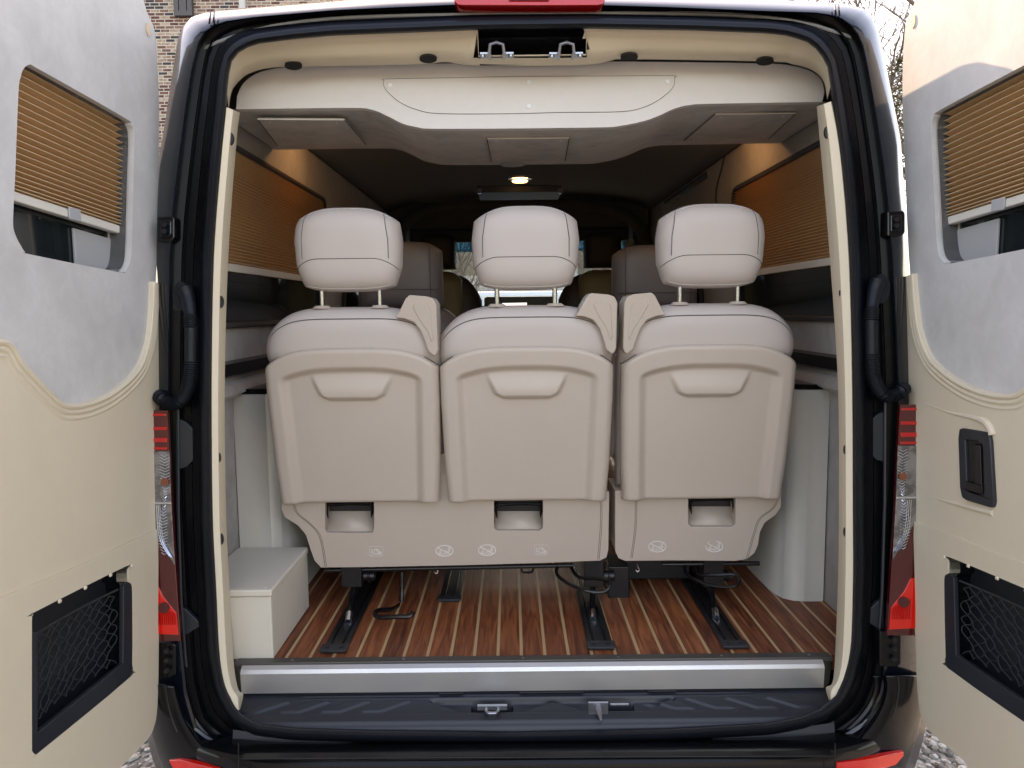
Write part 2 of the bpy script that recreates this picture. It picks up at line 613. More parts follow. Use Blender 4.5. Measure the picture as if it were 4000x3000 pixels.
# brick building beyond the left door
BY = 20.0
bb = empty('brick_building', (-12, BY, 0), 'tall building clad in brown and cream mosaic brick behind the left door', 'building')
MB().box(-30, -4.9, BY, BY + 10, 0, 16).build('wall', M['brick'], bb, smooth=False)
MB().box(-6.9, -6.75, BY - .12, BY, 0, 16).build('drain_pipe', M['jamb'], bb, smooth=False)
MB().box(-30.1, -4.8, BY - .15, BY + 10.1, 16.003, 16.3).build('roof', M['concrete'], bb, smooth=False)
def bwin(x0, x1, z0, z1):
    f = MB()
    t = .12
    for q in ((x0, x1, z0, z0 + t), (x0, x1, z1 - t, z1), (x0, x0 + t, z0 + t, z1 - t), (x1 - t, x1, z0 + t, z1 - t), ((x0 + x1) / 2 - .09, (x0 + x1) / 2 + .09, z0 + t, z1 - t)):
        f.box(q[0], q[1], BY - .14, BY - .01, q[2], q[3])
    fo = f.build('window', M['winframe'], bb, smooth=False)
    MB().box(x0 + t + .002, x1 - t - .002, BY - .06, BY - .03, z0 + t + .002, z1 - t - .002).build('pane', M['win'], fo, smooth=False)
pw = atY(381, 38, BY); pw2 = atY(420, 38, BY)
bwin(pw.x, pw2.x, pw.z, pw.z + 1.3)
bwin(pw.x - 5, pw2.x - 4.6, pw.z, pw.z + 1.3)
bwin(pw.x, pw2.x, pw.z - 3.2, pw.z - 1.9)

hv = MB()  # out-of-view foliage added behind the camera as something dark for the paint to reflect
rh = random.Random(11)
hrow = []
for j in range(9):
    hrow.append([Vector((math.sin(a) * (34 + rh.uniform(-.6, .6)), 1.5 - math.cos(a) * (30 + rh.uniform(-.6, .6)), [0, .6, 1.2, 1.8, 2.3, 2.8, 3.2, 3.5, 3.3][j] * rh.uniform(1.2, 1.6))) for a in [(-1.25 + 2.5 * i / 70) for i in range(71)]])
hv.grid(hrow)
tag(hv.build('unseen_hedge', M['leaf'], smooth=False), 'unseen dark foliage added behind the camera for the black paint to reflect', kind='stuff')

# low building, trees and vehicles seen through the windscreen
lb = empty('low_building', (2, 38, 0), 'low pale building with dark window bands seen through the windscreen', 'building')
MB().box(-14, 20, 38, 46, 0, 5.2).build('wall', M['concrete'], lb, smooth=False)
MB().box(-14.3, 20.3, 37.6, 46.3, 5.203, 5.7).build('roof', M['white_car'], lb, smooth=False)
for i in range(8):
    x = -13 + i * 4.1
    for z in (1.0, 3.3):
        MB().box(x, x + 3.2, 37.93, 37.97, z, z + 1.3).build('window', M['win'], lb, smooth=False)
def branch(mb, p, d, L, r, depth, droop=0):
    n = 5
    pts = [p]
    q = p.copy(); dd = d.copy()
    for i in range(n):
        dd = (dd + Vector((random.uniform(-.2, .2), random.uniform(-.2, .2), random.uniform(-.12, .18)))).normalized()
        q = q + dd * (L / n)
        pts.append(q.copy())
    mb.tube(pts, r, 5, rf=lambda i, N: r * (1 - .55 * i / (N - 1)))
    if depth == 0: return
    for k in range(random.randint(4, 5)):
        i = random.randint(2, n)
        nd = (dd + Vector((random.uniform(-1, 1), random.uniform(-1, 1), random.uniform(-.3, .7))) * .95).normalized()
        branch(mb, pts[i], nd, L * random.uniform(.55, .78), r * .5, depth - 1)
def bare_tree(x, y, h, label, r=.11, dep=4, group=None):
    t = empty('bare_tree', (x, y, 0), label, 'tree', group)
    tr = MB().tube([Vector((x, y, 0)), Vector((x + .05, y, h * .2)), Vector((x - .04, y, h * .4))], r, 8, rf=lambda i, N: r * (1 - .25 * i / (N - 1)))
    tr.build('trunk', M['bark'], t)
    c = MB()
    for k in range(6):
        a = k * 1.05 + random.uniform(-.3, .3)
        branch(c, Vector((x - .02, y, h * random.uniform(.24, .38))), Vector((math.cos(a) * .7, math.sin(a) * .7, random.uniform(.6, 1.3))).normalized(), h * .32, r * .62, dep)
    c.build('crown', M['bark'], t)
bare_tree(8.6, 15.5, 10.5, 'tall leafless tree against the sky behind the right door', .13, 4)
bare_tree(6.3, 17.5, 8.5, 'smaller leafless tree just left of the taller one against the sky', .1, 4)
bare_tree(-1.5, 16, 4.2, 'leafless tree seen through the left part of the windscreen', .07, 3)
bare_tree(2.4, 19, 4.5, 'leafless tree seen through the right part of the windscreen', .07, 3)
# evergreen
et = empty('evergreen_tree', (9.0, 16.5, 0), 'green conifer showing between the van roof corner and the right door', 'tree')
MB().tube([Vector((9.0, 16.5, 0)), Vector((9.0, 16.5, 2.4)), Vector((9.05, 16.5, 6.4))], .14, 8, rf=lambda i, N: .14 - .055 * i).build('trunk', M['bark'], et)
lf = MB()
for i in range(22000):
    z = random.uniform(.5, 7.2)
    R = 1.7 * min(1, (7.35 - z) / 1.6) ** .6
    a = random.uniform(0, 6.28)
    lump = .75 + .25 * math.sin(a * 3 + z * 3.1) * math.sin(z * 4.7 + a)
    rr = R * lump * random.uniform(.25, 1) ** .5
    c = Vector((9.0 + rr * math.cos(a), 16.5 + rr * math.sin(a), z + random.uniform(-.2, .2)))
    d = Vector((random.uniform(-1, 1), random.uniform(-1, 1), random.uniform(-.4, 1))).normalized() * random.uniform(.06, .13)
    s_ = d.orthogonal().normalized() * .022
    lf.add([c - s_, c + s_, c + d], [(0, 1, 2)])
lf.build('crown', M['leaf'], et, smooth=False)

def car(name, x, y, L, W, H, paint, label, cat, van=False):
    r = empty(name, (x, y, 0), label, cat)
    # length runs along x
    if van:
        pr = [(-.5, .35), (.5, .35), (.5, 1.0), (.40, 1.15), (.30, H), (-.49, H), (-.5, .9)]
    else:
        pr = [(-.5, .35), (.5, .35), (.5, .8), (.28, .92), (.14, H), (-.22, H), (-.38, .95), (-.5, .85)]
    MB().prism([[Vector((x + a * L, y - W / 2, b)) for a, b in pr]], (0, W, 0)).build('body', paint, r, bevel=.06, seg=3)
    wz0, wz1 = (1.12, H - .22) if van else (.95, H - .12)
    xs = (-.44, -.16, .12, .30) if van else (-.28, -.04, .16)
    for i in range(len(xs) - 1):
        a, b = xs[i] + .012, xs[i + 1] - .012
        tp = b - .06 if i == len(xs) - 2 else b
        MB().prism([[Vector((x + a * L, y - W / 2 - .012, wz0)), Vector((x + b * L, y - W / 2 - .012, wz0)), Vector((x + tp * L, y - W / 2 - .012, wz1)), Vector((x + a * L, y - W / 2 - .012, wz1))]], (0, .02, 0)).build('window', M['win'], r, smooth=False)
    for a in (-.32, .32):
        wv = MB().disc((x + a * L, y - W / 2 - .02, .34), (0, 1, 0), .34, .22, 28).build('wheel', M['tyre'], r, bevel=.03)
        MB().disc((x + a * L, y - W / 2 - .03, .34), (0, 1, 0), .2, .02, 20).build('rim', M['steel'], wv)
    return r
car('parked_van', .6, 12.5, 4.6, 1.8, 1.82, M['white_car'], 'white parked van seen through the windscreen above the dashboard', 'van', True)
car('parked_car', -2.6, 14.0, 4.2, 1.7, 1.62, M['blue_car'], 'blue parked car left of the white van beyond the windscreen', 'car')
up_ = empty('utility_pole', (-4.0, 25, 0), 'thin grey pole standing in front of the pale building', 'pole')
MB().tube([Vector((-3.3, 25, 0)), Vector((-3.3, 25, 8))], .1, 10).build('post', M['concrete'], up_)
MB().box(-3.9, -2.7, 24.95, 25.05, 7.2, 7.32).build('crossarm', M['winframe'], up_, smooth=False)

# ================================================================== VAN
van = empty('van', (C0, 3.5, 0), 'black passenger van seen from behind with both rear doors open and cream trim', 'van')
CEN = (1150, 830)
NA = 260
def radial(poly):                # sample closed polygon (2212 px coords) at NA angles
    out = []
    n = len(poly)
    for k in range(NA):
        a = 2 * math.pi * k / NA
        dx, dy = math.cos(a), math.sin(a)
        best = None
        for i in range(n):
            x1, y1 = poly[i][0] - CEN[0], poly[i][1] - CEN[1]
            x2, y2 = poly[(i + 1) % n][0] - CEN[0], poly[(i + 1) % n][1] - CEN[1]
            ex, ey = x2 - x1, y2 - y1
            den = dx * ey - dy * ex
            if abs(den) < 1e-9: continue
            t = (x1 * ey - y1 * ex) / den
            s = (x1 * dy - y1 * dx) / den
            if t > 0 and -1e-6 <= s <= 1 + 1e-6:
                if best is None or t > best: best = t
        out.append((CEN[0] + dx * best, CEN[1] + dy * best))
    return out
T_src = [(2000, 115), (1844, 118), (1301, 139), (1130, 155), (1000, 172), (940, 196), (905, 240), (890, 310), (884, 420), (862, 640), (835, 1000), (826, 1500), (830, 2000), (844, 2301), (856, 2542), (874, 2663), (904, 2735), (945, 2790), (1010, 2826), (1150, 2842), (1422, 2850), (2000, 2856), (2603, 2844), (3000, 2822), (3121, 2800), (3210, 2765), (3271, 2705), (3301, 2633), (3325, 2512), (3333, 2241), (3331, 1663), (3328, 1362), (3316, 1000), (3301, 784), (3283, 603), (3262, 460), (3246, 350), (3232, 259), (3199, 199), (3151, 163), (3080, 140), (3000, 130), (2700, 119), (2301, 112)]
B_src = [(2000, 19), (1772, 21), (1301, 42), (1000, 68), (880, 86), (815, 110), (782, 155), (753, 271), (729, 422), (705, 603), (681, 801), (668, 1000), (664, 1300), (663, 1600), (672, 2000), (690, 2300), (708, 2500), (728, 2700), (770, 2850), (860, 2905), (1100, 2925), (2000, 2932), (3000, 2915), (3280, 2880), (3390, 2810), (3440, 2700), (3470, 2500), (3490, 2300), (3505, 2000), (3509, 1600), (3497, 1300), (3482, 1000), (3464, 778), (3446, 633), (3416, 434), (3386, 265), (3368, 181), (3344, 127), (3307, 84), (3259, 63), (3181, 51), (3000, 46), (2603, 30), (2362, 23)]
A_src = [(2000, -30), (1500, -14), (1331, 0), (1000, 27), (874, 38), (796, 50), (747, 68), (717, 97), (697, 139), (669, 313), (639, 512), (615, 639), (596, 850), (582, 1200), (570, 1600), (566, 2200), (570, 2600), (590, 2900), (700, 3020), (1200, 3060), (2000, 3070), (3000, 3055), (3500, 3010), (3590, 2900), (3612, 2600), (3612, 2200), (3600, 1600), (3570, 1200), (3545, 850), (3530, 723), (3518, 542), (3482, 362), (3446, 181), (3428, 108), (3404, 60), (3374, 36), (3337, 22), (3265, 12), (3036, 0), (2500, -18)]
Tr, Br, Ar = radial(s2(T_src)), radial(s2(B_src)), radial(s2(A_src))
def mixp(P, Q, t): return [(lerp(p[0], q[0], t), lerp(p[1], q[1], t)) for p, q in zip(P, Q)]
def offp(P, d):                  # move outward by d px
    out = []
    for p in P:
        v = Vector((p[0] - CEN[0], p[1] - CEN[1]))
        # outward normal of a rounded box approximated by dominant axis blend
        n = Vector((v.x / 700, v.y / 760))
        n = Vector((math.copysign(abs(n.x) ** 6, n.x), math.copysign(abs(n.y) ** 6, n.y)))
        n.normalize()
        out.append((p[0] + n.x * d, p[1] + n.y * d))
    return out
Sr = offp(Tr, 26)
# body shell: side, rounded rear corner, door channel with steps, rebate
rings = []
def ringF(P, d): return [atF(p[0], p[1], d) for p in P]
A0 = ringF(Ar, .085)
rings.append([Vector((p.x, 5.6, p.z)) for p in A0])
rings.append([Vector((p.x, 2.2, p.z)) for p in A0])
rings.append(A0)
for t, d in ((.10, .064), (.25, .045), (.45, .026), (.65, .012), (.82, .004), (.93, .001), (1.0, .004)):
    rings.append(ringF(mixp(Ar, Br, t), d))
MB().grid(rings, True).build('body_shell', M['paint'], van, angle=28)
rings = [ringF(Br, .0045)]
rings.append(ringF(mixp(Br, Sr, .04), .030))
rings.append(ringF(mixp(Br, Sr, .34), .036))
rings.append(ringF(mixp(Br, Sr, .37), .028))
rings.append(ringF(mixp(Br, Sr, .42), .028))
rings.append(ringF(mixp(Br, Sr, .45), .036))
rings.append(ringF(mixp(Br, Sr, .72), .038))
rings.append(ringF(mixp(Br, Sr, .75), .020))
rings.append(ringF(mixp(Br, Sr, .97), .018))
rings.append(ringF(mixp(Sr, Tr, .5), .030))
rings.append(ringF(offp(Tr, 4), .12))
MB().grid(rings, True).build('door_channel', M['channel'], van, angle=28)
# rubber seal
sr = []
for t, d in ((-.08, .016), (.05, .000), (.3, -.010), (.55, -.010), (.8, -.002), (.92, .004), (1.0, .018), (1.03, .05)):
    sr.append(ringF(mixp(Sr, Tr, t), d))
MB().grid(sr, True).build('door_seal', M['rubber'], van, angle=50)
# roof shoulder grooves
for a, b in (((455, 29), (452, 52)), ((463, 27), (461, 50)), ((1803, 12), (1806, 32)), ((1811, 13), (1814, 34))):
    MB().tube([atF(a[0], a[1] - 3, .02), atF(lerp(a[0], b[0], .5), lerp(a[1], b[1], .5), -.002), atF(b[0], b[1], .002)], .0022, 6).build('roof_groove', M['gloss_plastic'], van)
# third brake light
bl = MB().prism([[atF(u, v, -.014) for u, v in ((980, -14), (981, 3), (988, 9), (1000, 11), (1150, 11.5), (1290, 11), (1302, 9), (1307, 3), (1307, -14))]], (0, .05, 0)).build('brake_light', M['red'], van, bevel=.004)
MB().prism([[atF(u, v, -.019) for u, v in ((1096, -14), (1100, 0), (1186, 0), (1190, -14))]], (0, .004, 0)).build('lens_window', M['red_dark'], bl, bevel=.001)

# ---- bumper and rear lower corners
def bprof(side):
    return None
BO = [(582, 2700), (582, 2838), (603, 2922), (640, 3040), (700, 3260)]
zt, zb = None, None
rows = []
nb = 60
xl = atF(322, 1560).x - .0; xr = atF(1997, 1535).x
xm = (xl + xr) / 2; hw = (xr - xl) / 2
prof = [(.512, .10), (.520, .05), (.528, .03), (.533, .0), (.538, -.03), (.5365, -.040), (.530, -.046), (.52, -.049), (.50, -.05), (.44, -.05), (.34, -.03), (.30, .02)]
for z, dy in prof:
    row = []
    for i in range(nb + 1):
        s = -1 + 2 * i / nb
        s = math.copysign(abs(s) ** .7, s)
        ee = (1 - abs(s) ** 7)
        yb = 1.60 + dy
        cut = .17 * (abs(s) ** 6)
        row.append(Vector((xm + s * (hw - .02 * sst(.45, .3, z) * abs(s)), yb + cut, z - (.0 if abs(s) < .7 else 0))))
    rows.append(row)
bump = MB().grid(rows).build('bumper', M['gloss_plastic'], van, angle=25, solid=.003)
# bumper corner columns, rising beside the door opening (hide behind the doors)
for sd in (-1, 1):
    if sd < 0:
        inner = c2([(1135, 1130), (1160, 1230), (1200, 1340), (1260, 1440), (1330, 1520), (1430, 1590)], 0, 2000)
        outer = c2([(930, 1100), (930, 1250), (945, 1390), (975, 1530), (1010, 1640), (1060, 1760)], 0, 2000)
    else:
        inner = c2([(750, 1060), (760, 1130), (740, 1230), (690, 1330), (620, 1420), (545, 1500)], 3000, 2000)
        outer = c2([(1040, 1060), (1040, 1150), (1030, 1290), (1005, 1450), (975, 1560), (930, 1700)], 3000, 2000)
    inner = catmull([(a, b) for a, b in inner], 5); outer = catmull([(a, b) for a, b in outer], 5)
    rw = []
    for t, d in ((-.25, .03), (-.06, .03), (0, -.014), (.06, -.026), (.3, -.030), (.45, -.024), (.65, -.014), (.85, .02), (1, .09)):
        rw.append([atF(lerp(i[0], o[0], t), lerp(i[1], o[1], t), d) for i, o in zip(inner, outer)])
    MB().grid(rw).build('bumper_corner', M['gloss_plastic'], van, solid=.004, angle=40)
    q = rw[3]
    # shut line
    MB().tube([p + Vector((0, -.002, 0)) for p in rw[4][:14]], .0016, 6).build('shut_line', M['plug'], van)
# reflectors low on the bumper
for pts in (c2([(1095, 1612), (1160, 1606), (1300, 1640), (1420, 1668), (1420, 1720), (1200, 1720), (1130, 1680)], 0, 2000),
            c2([(445, 1628), (640, 1605), (800, 1570), (880, 1557), (880, 1580), (830, 1640), (700, 1680), (445, 1700)], 3000, 2000)):
    P3 = []
    for u, v in pts:
        p = atY(u, v, 1.55)
        yy = 1.546 + .17 * (abs(p.x - xm) / hw) ** 6
        P3.append(atY(u, v, yy))
    MB().prism([P3], (0, .012, 0)).build('reflector', M['red_lamp'], van, bevel=.002)
for u in (515, 1804):
    MB().tube([atY(u, 1606, 1.557), atY(u, 1640, 1.551), atY(u + 1, 1700, 1.55)], .0012, 5).build('shut_line', M['plug'], van)
# bright edge strip of bumper step pad
MB().prism([[atY(u, v, 1.552) for u, v in ((520, 1638), (1800, 1632), (1800, 1636), (520, 1642))]], (0, .02, 0)).build('step_edge', M['gloss_plastic'], van, bevel=.002)

# ---- step plate with relief
def plate_h(x, y):               # x in px-like metres from centre, y 0 (sill) .. 1 (outer)
    h = 0
    ax = abs(x)
    # ribs by the sill
    for q in (.06, .14, .22):
        h += .0018 * math.exp(-((y - q) / .018) ** 2) if ax < .56 else 0
    # swooshes
    for c in (.30, .40, .50, .60):
        cc = c + .16 * (y - .25) ** 1 * (1.3)
        if .28 < y < .60:
            h += .005 * sst(.030, .022, abs(ax - cc - .05 * (y - .28))) * sst(.28, .32, y) * sst(.60, .56, y)
    if .28 < y < .34 and ax < .5: h += 0
    # trapezoid wells at the two latches
    for c, hw_ in ((-.087 * 1, .15), (.21, .15)):
        d = abs(x - (c + .0))
        wd = hw_ - .075 * sst(.25, .6, y)
        h -= .014 * sst(wd + .012, wd - .012, d) * sst(.20, .27, y) * sst(.62, .55, y)
        h -= .022 * sst(.052, .045, d) * sst(.26, .29, y) * sst(.52, .48, y)
    # hump between
    h += .007 * sst(.62, .68, y) * sst(.92, .86, y)
    h -= .012 * sst(.90, 1.0, y) ** 2
    return h
rows = []
NX, NY = 420, 64
for j in range(NY + 1):
    y = j / NY
    v = lerp(1493, 1578, y)
    row = []
    for i in range(NX + 1):
        s = -1 + 2 * i / NX
        Y = lerp(1.775, 1.668, y)
        edge = .735 + .03 * 0 - .02 * y
        x = C0 - .012 + s * edge
        zc = CZ - .949 - .039 * y
        row.append(Vector((x, Y, zc + plate_h(x - .03, y))))
    rows.append(row)
rows.append([p + Vector((0, -.004, -.03)) for p in rows[-1]])
sp_ = MB().grid(rows).build('step_plate', M['plastic'], van, angle=60)
for u in (1062,):
    b = MB()
    c = atY(1063, 1521, 1.70)
    cx, cy, cz = c.x, 1.695, CZ - .962
    b.tube([Vector((cx - .014, cy + .012, cz)), Vector((cx - .014, cy - .012, cz + .006)), Vector((cx - .008, cy - .018, cz + .006)), Vector((cx + .008, cy - .018, cz + .006)), Vector((cx + .014, cy - .012, cz + .006)), Vector((cx + .014, cy + .012, cz))], .0042, 8)
    b.box(cx - .036, cx + .036, cy + .012, cy + .022, cz - .003, cz + .007)
    b.build('door_striker', M['steel'], van, angle=50)
c = atY(1292, 1517, 1.70)
b = MB()
cx, cy, cz = c.x, 1.695, CZ - .962
b.box(cx - .024, cx + .024, cy + .0, cy + .006, cz - .012, cz + .020)
b.box(cx + .03, cx + .075, cy + .008, cy + .014, cz + .006, cz + .011)
b.tube([Vector((cx, cy, cz + .004)), Vector((cx + .001, cy - .022, cz + .002)), Vector((cx + .002, cy - .040, cz - .003))], .006, 10, rf=lambda i, N: (.0075, .006, .003)[i])
b.build('door_striker', M['steel'], van, bevel=.001)
for (x0, x1) in ((-.19, -.13), (.01, .17), (.33, .40)):
    MB().box(x0, x1, 1.752, 1.7745, CZ - .9475, CZ - .9465).build('plate_clip', M['rubber'], van, smooth=False)

# ---- aluminium sill
L0 = atY(505, 1434, 1.80); R0 = atY(1806, 1420, 1.80)
zs = FZ + .003
xa, xb = atY(524, 1470, 1.77).x, atY(1776, 1460, 1.77).x
pf = [(1.775, CZ - .948), (1.760, CZ - .945), (1.757, CZ - .893), (1.761, CZ - .884), (1.772, CZ - .8775)]
rows = [[Vector((x, y, z)) for x in (xa, xa + .01, (xa + xb) / 2, xb - .01, xb)] for y, z in pf]
sill = MB().grid(rows).build('sill_profile', M['alu'], van, smooth=False)
MB().box(xa - .018, xb + .026, 1.7725, 1.80, CZ - .884, CZ - .8715).build('sill_strip', M['alu_dark'], van, bevel=.002)
for s_, x in ((-1, xa), (1, xb)):
    MB().prism([[Vector((x, 1.757, CZ - .887)), Vector((x + s_ * .028, 1.79, CZ - .874)), Vector((x + s_ * .032, 1.79, CZ - .90)), Vector((x + s_ * .02, 1.775, CZ - .942)), Vector((x, 1.76, CZ - .947))]], (0, .012, 0)).build('sill_cap', M['alu_dark'], van, bevel=.001)
for x in (-.56, -.28, .02, .26, .52, .74):
    MB().disc((x, 1.785, CZ - .8722), (0, 0, 1), .0035, .0016, 12).build('screw', M['steel'], van)

# ---- cabin floor, walls, ceiling
MB().box(C0 - .96, C0 + .96, 1.795, 5.35, FZ - .04, FZ).build('deck_floor', M['wood'], van, smooth=False)
def wall_rows(sd):
    pr = [(.876, FZ - .02), (.876, FZ + .45), (.868, FZ + .66), (.852, FZ + .95), (.83, FZ + 1.25), (.805, CZ + .61)]
    return [[Vector((C0 + sd * h, y, z)) for y in (1.86, 2.3, 3.0, 4.0, 5.3)] for h, z in pr]
for sd in (-1, 1):
    MB().grid(wall_rows(sd)).build('side_wall', M['suede_wall'], van, angle=60, solid=.006)
def wx(sd, z, off=0):
    return C0 + sd * (interp(z, [FZ + .45, FZ + .66, FZ + .95, FZ + 1.25, CZ + .61], [.876, .868, .852, .83, .805]) - off)
# ceiling: cove + flat
cr = []
for i in range(25):
    s = -1 + 2 * i / 24
    x = C0 + s * .80
    z = CZ + .60 + .085 * (1 - abs(s) ** 5)
    cr.append([Vector((x, y, z)) for y in (1.80, 2.4, 3.2, 4.2, 4.75)])
MB().grid(cr).build('headliner', M['headl'], van, solid=.006, angle=60)
for sd in (-1, 1):
    MB().tube([Vector((C0 + sd * .797, y, CZ + .603)) for y in (2.3, 3.0, 4.0, 4.7)], .006, 6).build('ceiling_seam', M['seam'], van)

# side windows with pleated blinds
def pleats(p_fn, a0, a1, z0f, z1f, npl, depth, jitter=.0):   # p_fn(a, z, off) -> point
    m_ = MB()
    cols = 2
    lv = []
    for i in range(npl * 2 + 1):
        t = i / (npl * 2)
        t = 1 - (1 - t) ** 1.25 if jitter else t
        off = 0 if i % 2 == 0 else depth
        lv.append([p_fn(a, lerp(z1f(a), z0f(a), t), off) for a in (a0, lerp(a0, a1, .5), a1)])
    m_.grid(lv)
    return m_
def side_window(sd, y0, y1, zt_, zm, zb_):
    def P(y, z, off): return Vector((wx(sd, z, .004 + off), y, z))
    # glass
    m_ = MB().grid([[P(y, z, .001) for y in (y0, y1)] for z in (zb_, zm, zt_)])
    f = m_.build('side_window', M['tint'], van, solid=.003, smooth=False)
    bl_ = pleats(lambda y, z, o: P(y, z, o + .0035), y0 + .01, y1 - .01, lambda a: zm, lambda a: zt_, 34, .010)
    bl_.build('blind', M['blind'], f, smooth=False)
    MB().grid([[P(y, z, .013) for y in (y0 + .01, y1 - .01)] for z in (zm - .022, zm)]).build('blind_rail', M['blind_rail'], f, solid=.012, bevel=.002)
    # rounded dark reveal
    rv = MB()
    r = .05
    loop = []
    for (cy, cz, a) in ((y1 - r, zt_ - r, 0), (y0 + r, zt_ - r, 90), (y0 + r, zb_ + r, 180), (y1 - r, zb_ + r, 270)):
        for k in range(5):
            an = rad(a + k * 22.5)
            loop.append(P(cy + r * math.cos(an), cz + r * math.sin(an), .010))
    rv.tube(loop, .009, 6, closed=True)
    rv.build('window_frame', M['winframe'], f)
pa = atX(510, 345, -.775); pb_ = atX(683, 432, -.775)
for sd in (-1, 1):
    side_window(sd, 2.0, 3.08 if sd < 0 else 2.93, CZ + .452, CZ + .135, CZ - .035)
    side_window(sd, 3.50, 4.40, CZ + .42, CZ + .135, CZ - .035)
    if sd > 0:
        MB().tube([Vector((wx(1, CZ + .58, .004), y, CZ + .575)) for y in (3.3, 3.7, 4.15)], .014, 8).build('door_rail', M['winframe'], van)
        MB().tube(catmull([Vector((wx(1, CZ + z, .004), y, CZ + z)) for y, z in ((3.02, .61), (3.08, .56), (3.17, .50), (3.2, .42), (3.2, .25))], 5), .005, 6).build('pillar_seam', M['seam'], van)
    # dark ledge rail on the wall and the shelf under it
    z = CZ - .165
    MB().grid([[Vector((wx(sd, z, o), y, z + dz)) for y in (1.87, 4.5)] for o, dz in ((.002, .03), (.022, .022), (.022, -.012), (.002, -.022))]).build('wall_rail', M['gloss_plastic'], van, smooth=False)
    MB().grid([[Vector((wx(sd, z, o), y, z + dz)) for y in (1.9, 3.4)] for o, dz in ((.002, -.03), (.028, -.042), (.036, -.062), (.004, -.080))]).build('wall_bolster', M['suede_wall'], van, angle=60)

# ---- overhead cabinet
zc1 = CZ + .513
ft = [atY(u, v, 1.95) for u, v in ((510, 236), (753, 233), (803, 237), (836, 250), (870, 267), (903, 275), (936, 278), (1106, 277.5), (1300, 275), (1339, 272), (1389, 262), (1423, 250), (1456, 235), (1489, 227), (1539, 224), (1776, 220))]
ftc = catmull(ft, 4)
top = [atY(u, v, 1.95) for u, v in ((1781, 200), (1774, 172), (1750, 153), (1710, 142), (1650, 137), (1360, 133), (1140, 135), (900, 138), (680, 143), (600, 147), (552, 160), (524, 182), (512, 208))]
face = ftc + catmull(top, 3)
oc = MB()
oc.prism([face], (0, .03, 0))
och = oc.build('overhead_cabinet', M['white'], van, bevel=.006, seg=3)
# underside: lofted back
rows = []
for d in (.0, .008, .03, .25, .47, .49, .49):
    rows.append([p + Vector((0, d, 0 if d else .004)) + Vector((0, 0, .05 if False else 0)) for p in ftc])
rows[0] = [p + Vector((0, .012, .003)) for p in ftc]
rows = [[p + Vector((0, d, z)) for p in ftc] for d, z in ((.012, .003), (.03, -.0015), (.25, -.0015), (.47, -.0015), (.487, .004), (.492, .016), (.492, .14))]
rows = [[Vector((C0 - .802, r_[0].y, r_[0].z))] + r_ + [Vector((C0 + .802, r_[-1].y, r_[-1].z))] for r_ in rows]
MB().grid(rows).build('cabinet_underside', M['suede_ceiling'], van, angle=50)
# access panels on underside
def under_panel(c4, zoff):
    z = zoff
    pts = [atZ(u, v, z) for u, v in c4]
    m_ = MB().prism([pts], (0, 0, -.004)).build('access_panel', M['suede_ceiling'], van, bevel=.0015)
    a, b_, c, d = [p + Vector((0, 0, -.0045)) for p in pts]
    MB().tube([a, d], .0012, 5).tube([b_, c], .0012, 5).build('panel_gap', M['seam'], m_)
    MB().tube([a, b_], .0015, 5).build('panel_edge_highlight', M['boxm'], m_)  # paler tube paints a highlight line along the near edge
    for p in (lerp(a, c, .1), lerp(b_, d, .1), lerp(c, a, .1), lerp(d, b_, .1)):
        MB().disc(p, (0, 0, -1), .0025, .001, 8).build('screw', M['screw'], m_)
zl = ftc[10].z - .002; zm_ = ft[7].z - .002; zr_ = ft[14].z - .002
under_panel([(556, 254), (744, 255), (790, 309), (600, 312)], zl)
under_panel([(1052, 296), (1230, 294), (1221, 344), (1062, 346)], zm_)
under_panel([(1545, 243), (1720, 241), (1660, 297), (1478, 301)], zr_)
# face panel
ip = catmull([Vector((*p, 0)) for p in c2([(850, 512), (1250, 505), (1659, 497)], 1000, 0) + c2([(500, 494), (1020, 491), (1050, 503), (1053, 530), (1035, 575), (960, 640), (850, 695), (700, 722), (300, 727)], 2000, 0) + c2([(1659, 735), (1200, 735), (1050, 712), (940, 665), (870, 610), (835, 570), (826, 540), (832, 520)], 1000, 0)], 4, True)
ipp = [atY(p[0], p[1], 1.948) for p in ip]
MB().prism([ipp], (0, .010, 0)).build('front_panel', M['white'], och, bevel=.002)
MB().tube([p + Vector((0, .001, 0)) for p in ipp], .0011, 5, closed=True).build('panel_gap', M['seam'], och)
for u, v in c2([(870, 552)], 1000, 0) + c2([(110, 533), (110, 688), (1008, 530)], 2000, 0):
    MB().disc(atY(u, v, 1.9465), (0, -1, 0), .0055, .0012, 16).build('screw', M['screw'], och)

# ---- header trim with latch recess
hT = [atF(u, v, .02) for u, v in s2([(888, 330), (893, 290), (910, 236), (945, 196), (1000, 172), (1130, 155), (1301, 139), (1600, 126), (1844, 118), (2080, 115), (2301, 112), (2700, 119), (3000, 130), (3080, 140), (3151, 163), (3199, 199), (3232, 259), (3242, 310), (3246, 350)])]
def top_v(u):
    return interp(u * 1.8083, [888, 893, 910, 945, 1000, 1130, 1301, 1600, 1844, 2080, 2301, 2700, 3000, 3080, 3151, 3199, 3232, 3242, 3246],
                  [330, 290, 236, 196, 168, 150, 135, 122, 114, 111, 108, 115, 126, 136, 160, 196, 256, 310, 350]) / 1.8083
lowc = [(494, 236), (500, 200), (514, 178), (540, 158), (590, 146), (680, 143.5), (900, 139), (960, 134), (990, 138), (1020, 141), (1140, 142), (1240, 141), (1290, 138), (1320, 131), (1360, 128), (1660, 133), (1712, 139), (1755, 152), (1779, 176), (1787, 217)]
lc = catmull([Vector((u, v, 0)) for u, v in lowc], 6)
upc = []
